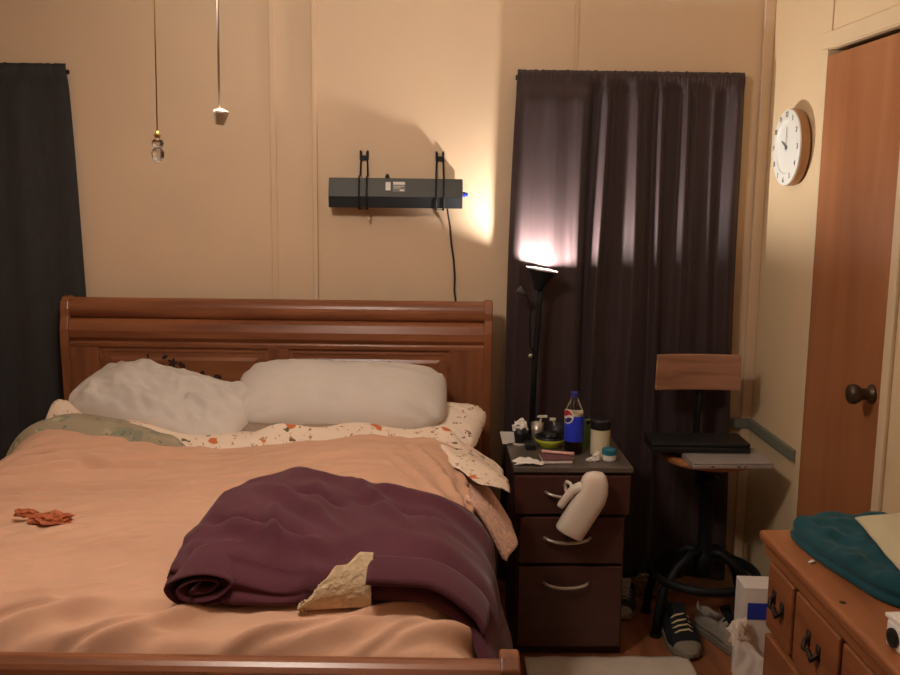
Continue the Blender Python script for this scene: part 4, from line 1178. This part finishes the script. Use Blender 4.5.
bp.sheet(bagf, 22, 22, 0.02)
tag(link('paper_bag', bp, M_BROWNPAPER, smooth=False), 'crumpled brown paper bag on the floor under the curtain', 'bag')

# ------------------------------------------------------------------ bag, box and papers on the floor beside the dresser
wb = thing('carton', 'white carton with a bright blue panel standing beside the dresser', 'carton', (1.095, 2.955, 0), math.radians(-4))
link('carton_body', B().box((0,0,0.168), (0.16,0.10,0.336)), M_PAPER, wb, bevel=0.002)
link('blue_panel', B().box((-0.020,-0.0505,0.258), (0.09,0.002,0.055)), M_BLUE, wb)
pb = B()
def pbf(u, v):
    return (0.962+0.120*u*(1-0.30*v)+0.012*v, 2.815+0.05*v+0.004*noise.noise(Vector((u*4,v*5,3))), 0.006+0.225*v*(1-0.10*u-0.55*u*sstep(0.5,1,v)*0.6))
pb.sheet(pbf, 24, 28, 0.012)
tag(link('paper_bag', pb, M_PAPER, smooth=False), 'white paper bag leaning on the carton beside the dresser', 'bag')
fb_ = B(); crumple(fb_, 0.995, 2.885, 0.16, 0.032, 0.030, 0.050, 3.9, 0.2)
fb_.tube([(1.0,2.87,0.0),(1.0,2.875,0.2)], 0.012)
tag(link('floral_cloth', fb_, M_FLORAL2, smooth=True), 'small patterned cloth tucked between the white bag and carton', 'cloth')

# white floor pad
fp = B()
def padf(u, v):
    x = 0.325+0.56*u+0.01*v; y = 2.35+0.74*v+0.012*noise.noise(Vector((u*5, 0, 1)))*v
    return (x, y, 0.012+0.004*fbm(u*8, v*8, 2))
tag(link('floor_pad', fp.sheet(padf, 50, 50, 0.010), M_MAT, smooth=True), 'white absorbent pad on the floor in front of the nightstand', 'pad')

# ------------------------------------------------------------------ dresser
dx0, dx1, dy0, dy1, dz = 0.785, 1.235, 0.55, 2.16, 0.80
dr_ = thing('dresser', 'orange pine chest of drawers with black iron pulls at lower right', 'dresser', ((dx0+dx1)/2, (dy0+dy1)/2, 0))
link('carcass', B().box(((dx0+dx1)/2+0.018, (dy0+dy1)/2, 0.385), (dx1-dx0-0.036, dy1-dy0-0.03, 0.77)), M_DRESSV, dr_, world=True, bevel=0.004)
link('top', B().box(((dx0+dx1)/2, (dy0+dy1)/2, dz-0.013), (dx1-dx0+0.008, dy1-dy0+0.02, 0.026)), M_DRESS, dr_, world=True, bevel=0.009, seg=4)
link('top_moulding', B().box((dx0+0.016, (dy0+dy1)/2, dz-0.040), (0.020, dy1-dy0-0.01, 0.030)), M_DRESS, dr_, world=True, bevel=0.006, seg=3)
def drawer(y0, y1, z0, z1):
    dw = link('drawer', B().box((dx0+0.022, (y0+y1)/2, (z0+z1)/2), (0.020, y1-y0, z1-z0)), M_DRESSV, dr_, world=True, bevel=0.006, seg=3)
    yc, zc = (y0+y1)/2, (z0+z1)/2
    pts = [(dx0+0.014, yc+0.026, zc+0.014),(dx0+0.004, yc+0.027, zc+0.010),(dx0-0.001, yc+0.022, zc-0.008),(dx0-0.002, yc+0.008, zc-0.004),(dx0-0.002, yc-0.008, zc+0.000),(dx0-0.001, yc-0.022, zc-0.014),(dx0+0.004, yc-0.027, zc-0.004),(dx0+0.014, yc-0.026, zc+0.004)]
    link('drawer_pull', B().tube(pts, 0.0052, seg=8).box((dx0+0.0105, yc+0.026, zc+0.012),(0.004,0.016,0.032)).box((dx0+0.0105, yc-0.026, zc+0.004),(0.004,0.016,0.032)), M_IRON, dw, world=True, smooth=True)
for y1_, y0_ in ((2.135,1.985),(1.968,1.745),(1.728,1.505)):
    drawer(y0_, y1_, 0.575, 0.735)
drawer(0.60, 1.49, 0.575, 0.735)
for z0_, z1_ in ((0.39,0.56),(0.21,0.375),(0.05,0.195)):
    drawer(1.39, 2.135, z0_, z1_)
    drawer(0.60, 1.37, z0_, z1_)
b = B().lathe([(0,0),(0.007,0),(0.006,0.0012),(0,0.0014)], c=(0.806,1.76,dz-0.0002), seg=14)
link('wood_knot', b, M_IRON, dr_, world=True)

# folded teal blanket on the dresser
def tealf(i, j, NI, NJ): pass
tq = B(); rs = []
NI, NJ = 90, 60
OUT = [(0.835,2.115),(0.89,2.150),(1.04,2.155),(1.20,2.15),(1.225,2.05),(1.225,1.85),(1.20,1.70),(1.06,1.68),(0.95,1.70),(0.885,1.75),(0.856,1.86),(0.832,2.00)]
# smooth closed outline sampled by angle, heights build up in rounded folds
def cat(pts, n):
    out = []
    m = len(pts)
    for k in range(n):
        f = k*m/n; i = int(f); t = f-i
        p0, p1, p2, p3 = [Vector((q[0], q[1])) for q in (pts[(i-1) % m], pts[i % m], pts[(i+1) % m], pts[(i+2) % m])]
        out.append(0.5*((2*p1)+(p2-p0)*t+(2*p0-5*p1+4*p2-p3)*t*t+(3*p1-p0-3*p2+p3)*t*t*t))
    return out
ol = cat(OUT, 140)
cen = Vector((1.04, 1.92))
prof = [(0.985,0.0),(1.0,0.006),(1.005,0.013),(0.985,0.019),(0.965,0.022),(0.985,0.027),(0.985,0.035),(0.955,0.044),(0.90,0.050),(0.80,0.054),(0.65,0.058),(0.45,0.061),(0.25,0.062),(0.08,0.063)]
prof2 = []
for (k0, z0), (k1, z1) in zip(prof, prof[1:]):
    m_ = max(1, int(abs(k1-k0)/0.025))
    prof2 += [(k0+(k1-k0)*j/m_, z0+(z1-z0)*j/m_) for j in range(m_)]
prof2.append(prof[-1])
for (k, z) in prof2:
    ring = []
    for idx, p in enumerate(ol):
        q = cen+(p-cen)*k
        q = Vector((min(q.x, 1.243), q.y))
        wz = 0.0
        if z > 0.005:
            wz = 0.017*(1-abs(fbm(q.x*6+q.y*5, q.y*3-q.x*9, 4.4, 3))*2.6)*sstep(0.005, 0.06, z)
            wz += 0.020*fbm(q.x*5, q.y*4, 2.0, 2)*sstep(0.02, 0.08, z)
            wz += 0.012*max(0, 1-abs(fbm(q.x*9+q.y*11, q.y*5-q.x*12, 7.7, 2))*3.2)*sstep(0.01, 0.05, z)
        ring.append(Vector((q.x, q.y, dz+0.001+0.72*z+0.75*wz)))
    rs.append(ring)
tq.rings(rs)
tag(link('folded_blanket', tq, M_TEALC, smooth=True), 'folded dark teal blanket lying on the pine dresser', 'blanket')
# beige cloth on the blanket
def beige(u, v):
    x = 0.905+0.32*u+0.05*v*(1-u); y = 1.73+(0.33-0.04*u)*v-0.02*math.sin(u*6)
    e = min(u, 1-u, v, 1-v)
    z = dz+0.088+0.008*fbm(x*7, y*7, 3, 2)+0.010*sstep(0, 0.12, e)
    if u < 0.3: z -= 0.02*(1-u/0.3)**2
    return (x, y, z)
tag(link('folded_shirt', B().sheet(beige, 50, 60, 0.014), M_BEIGEC, smooth=True), 'folded sage-beige shirt on top of the teal blanket', 'shirt')
# white gadget at the right edge and a scrap of paper
wg = thing('lens_gadget', 'white boxy device with a black round lens on the dresser at right edge', 'device', (0.857, 1.545, dz), math.radians(6))
link('device_body', B().box((0.0,0,0.024), (0.088,0.10,0.048)), M_PAPER, wg, bevel=0.005)
link('round_lens', B().lathe([(0,0),(0.017,0),(0.017,0.004),(0.010,0.006),(0,0.006)], seg=20, M=Tr(-0.0435,0.026,0.022) @ Ry(-PI/2)), M_BLACK, wg)
link('paper_stack', B().box((0.004,0.004,0.052), (0.094,0.106,0.006)), M_PAPER, wg)
sp = B(); crumple(sp, 0.824, 1.96, dz+0.001, 0.008, 0.004, 0.003, 2.7, 0.4)
tag(link('paper_scrap', sp, M_PAPER), 'tiny white paper scrap beside the teal blanket', 'scrap')

# ------------------------------------------------------------------ wall clock
CY, CZ = 3.350, 1.733
ck = thing('wall_clock', 'round white wall clock with tan rim on the cream wall', 'clock', (XR, CY, CZ))
Mw = Tr(XR, CY, CZ) @ Ry(-PI/2)
link('clock_case', B().lathe([(0,0.001),(0.112,0.001),(0.128,0.010),(0.130,0.036),(0.126,0.040),(0,0.040)], seg=56, M=Mw), M_CLOCKB, ck, world=True, smooth=False)
face = link('clock_dial', B().lathe([(0,0.041),(0.085,0.041),(0.089,0.046),(0.096,0.047),(0.128,0.044),(0.129,0.038),(0,0.038)], seg=56, M=Mw), M_CLOCKF, ck, world=True, smooth=False, bevel=0.0015)
# numerals (they face -x)
Mf = Tr(XR-0.047, CY, CZ) @ Matrix(((0,0,-1,0),(-1,0,0,0),(0,1,0,0),(0,0,0,1)))
for hN in range(1, 13):
    cv = bpy.data.curves.new('num', 'FONT')
    cv.body = str(hN); cv.size = 0.026; cv.align_x = 'CENTER'; cv.align_y = 'CENTER'; cv.extrude = 0.0006
    ob = bpy.data.objects.new('num', cv); C.objects.link(ob)
    dg = bpy.context.evaluated_depsgraph_get()
    me = bpy.data.meshes.new_from_object(ob.evaluated_get(dg))
    a = PI/2-hN*PI/6
    me.transform(Mf @ Tr(0.110*math.cos(a), 0.110*math.sin(a), 0))
    fb2 = B(); fb2.bm.from_mesh(me)
    link('numeral', fb2, M_INK, face, world=True)
    bpy.data.objects.remove(ob); bpy.data.curves.remove(cv); bpy.data.meshes.remove(me)
Mh = Tr(XR-0.0435, CY, CZ) @ Matrix(((0,0,-1,0),(-1,0,0,0),(0,1,0,0),(0,0,0,1)))
link('hour_hand', B().prism([(-0.003,-0.01),(0.003,-0.01),(0.002,0.045),(0,0.05),(-0.002,0.045)], 0, 0.001, M=Mh @ Rz(math.radians(62))), M_INK, face, world=True)
link('minute_hand', B().prism([(-0.002,-0.012),(0.002,-0.012),(0.0015,0.066),(0,0.07),(-0.0015,0.066)], 0.0012, 0.002, M=Mh @ Rz(math.radians(-2))), M_INK, face, world=True)
link('hand_hub', B().lathe([(0,0),(0.006,0),(0.006,0.003),(0,0.004)], seg=16, M=Mh), M_INK, face, world=True)
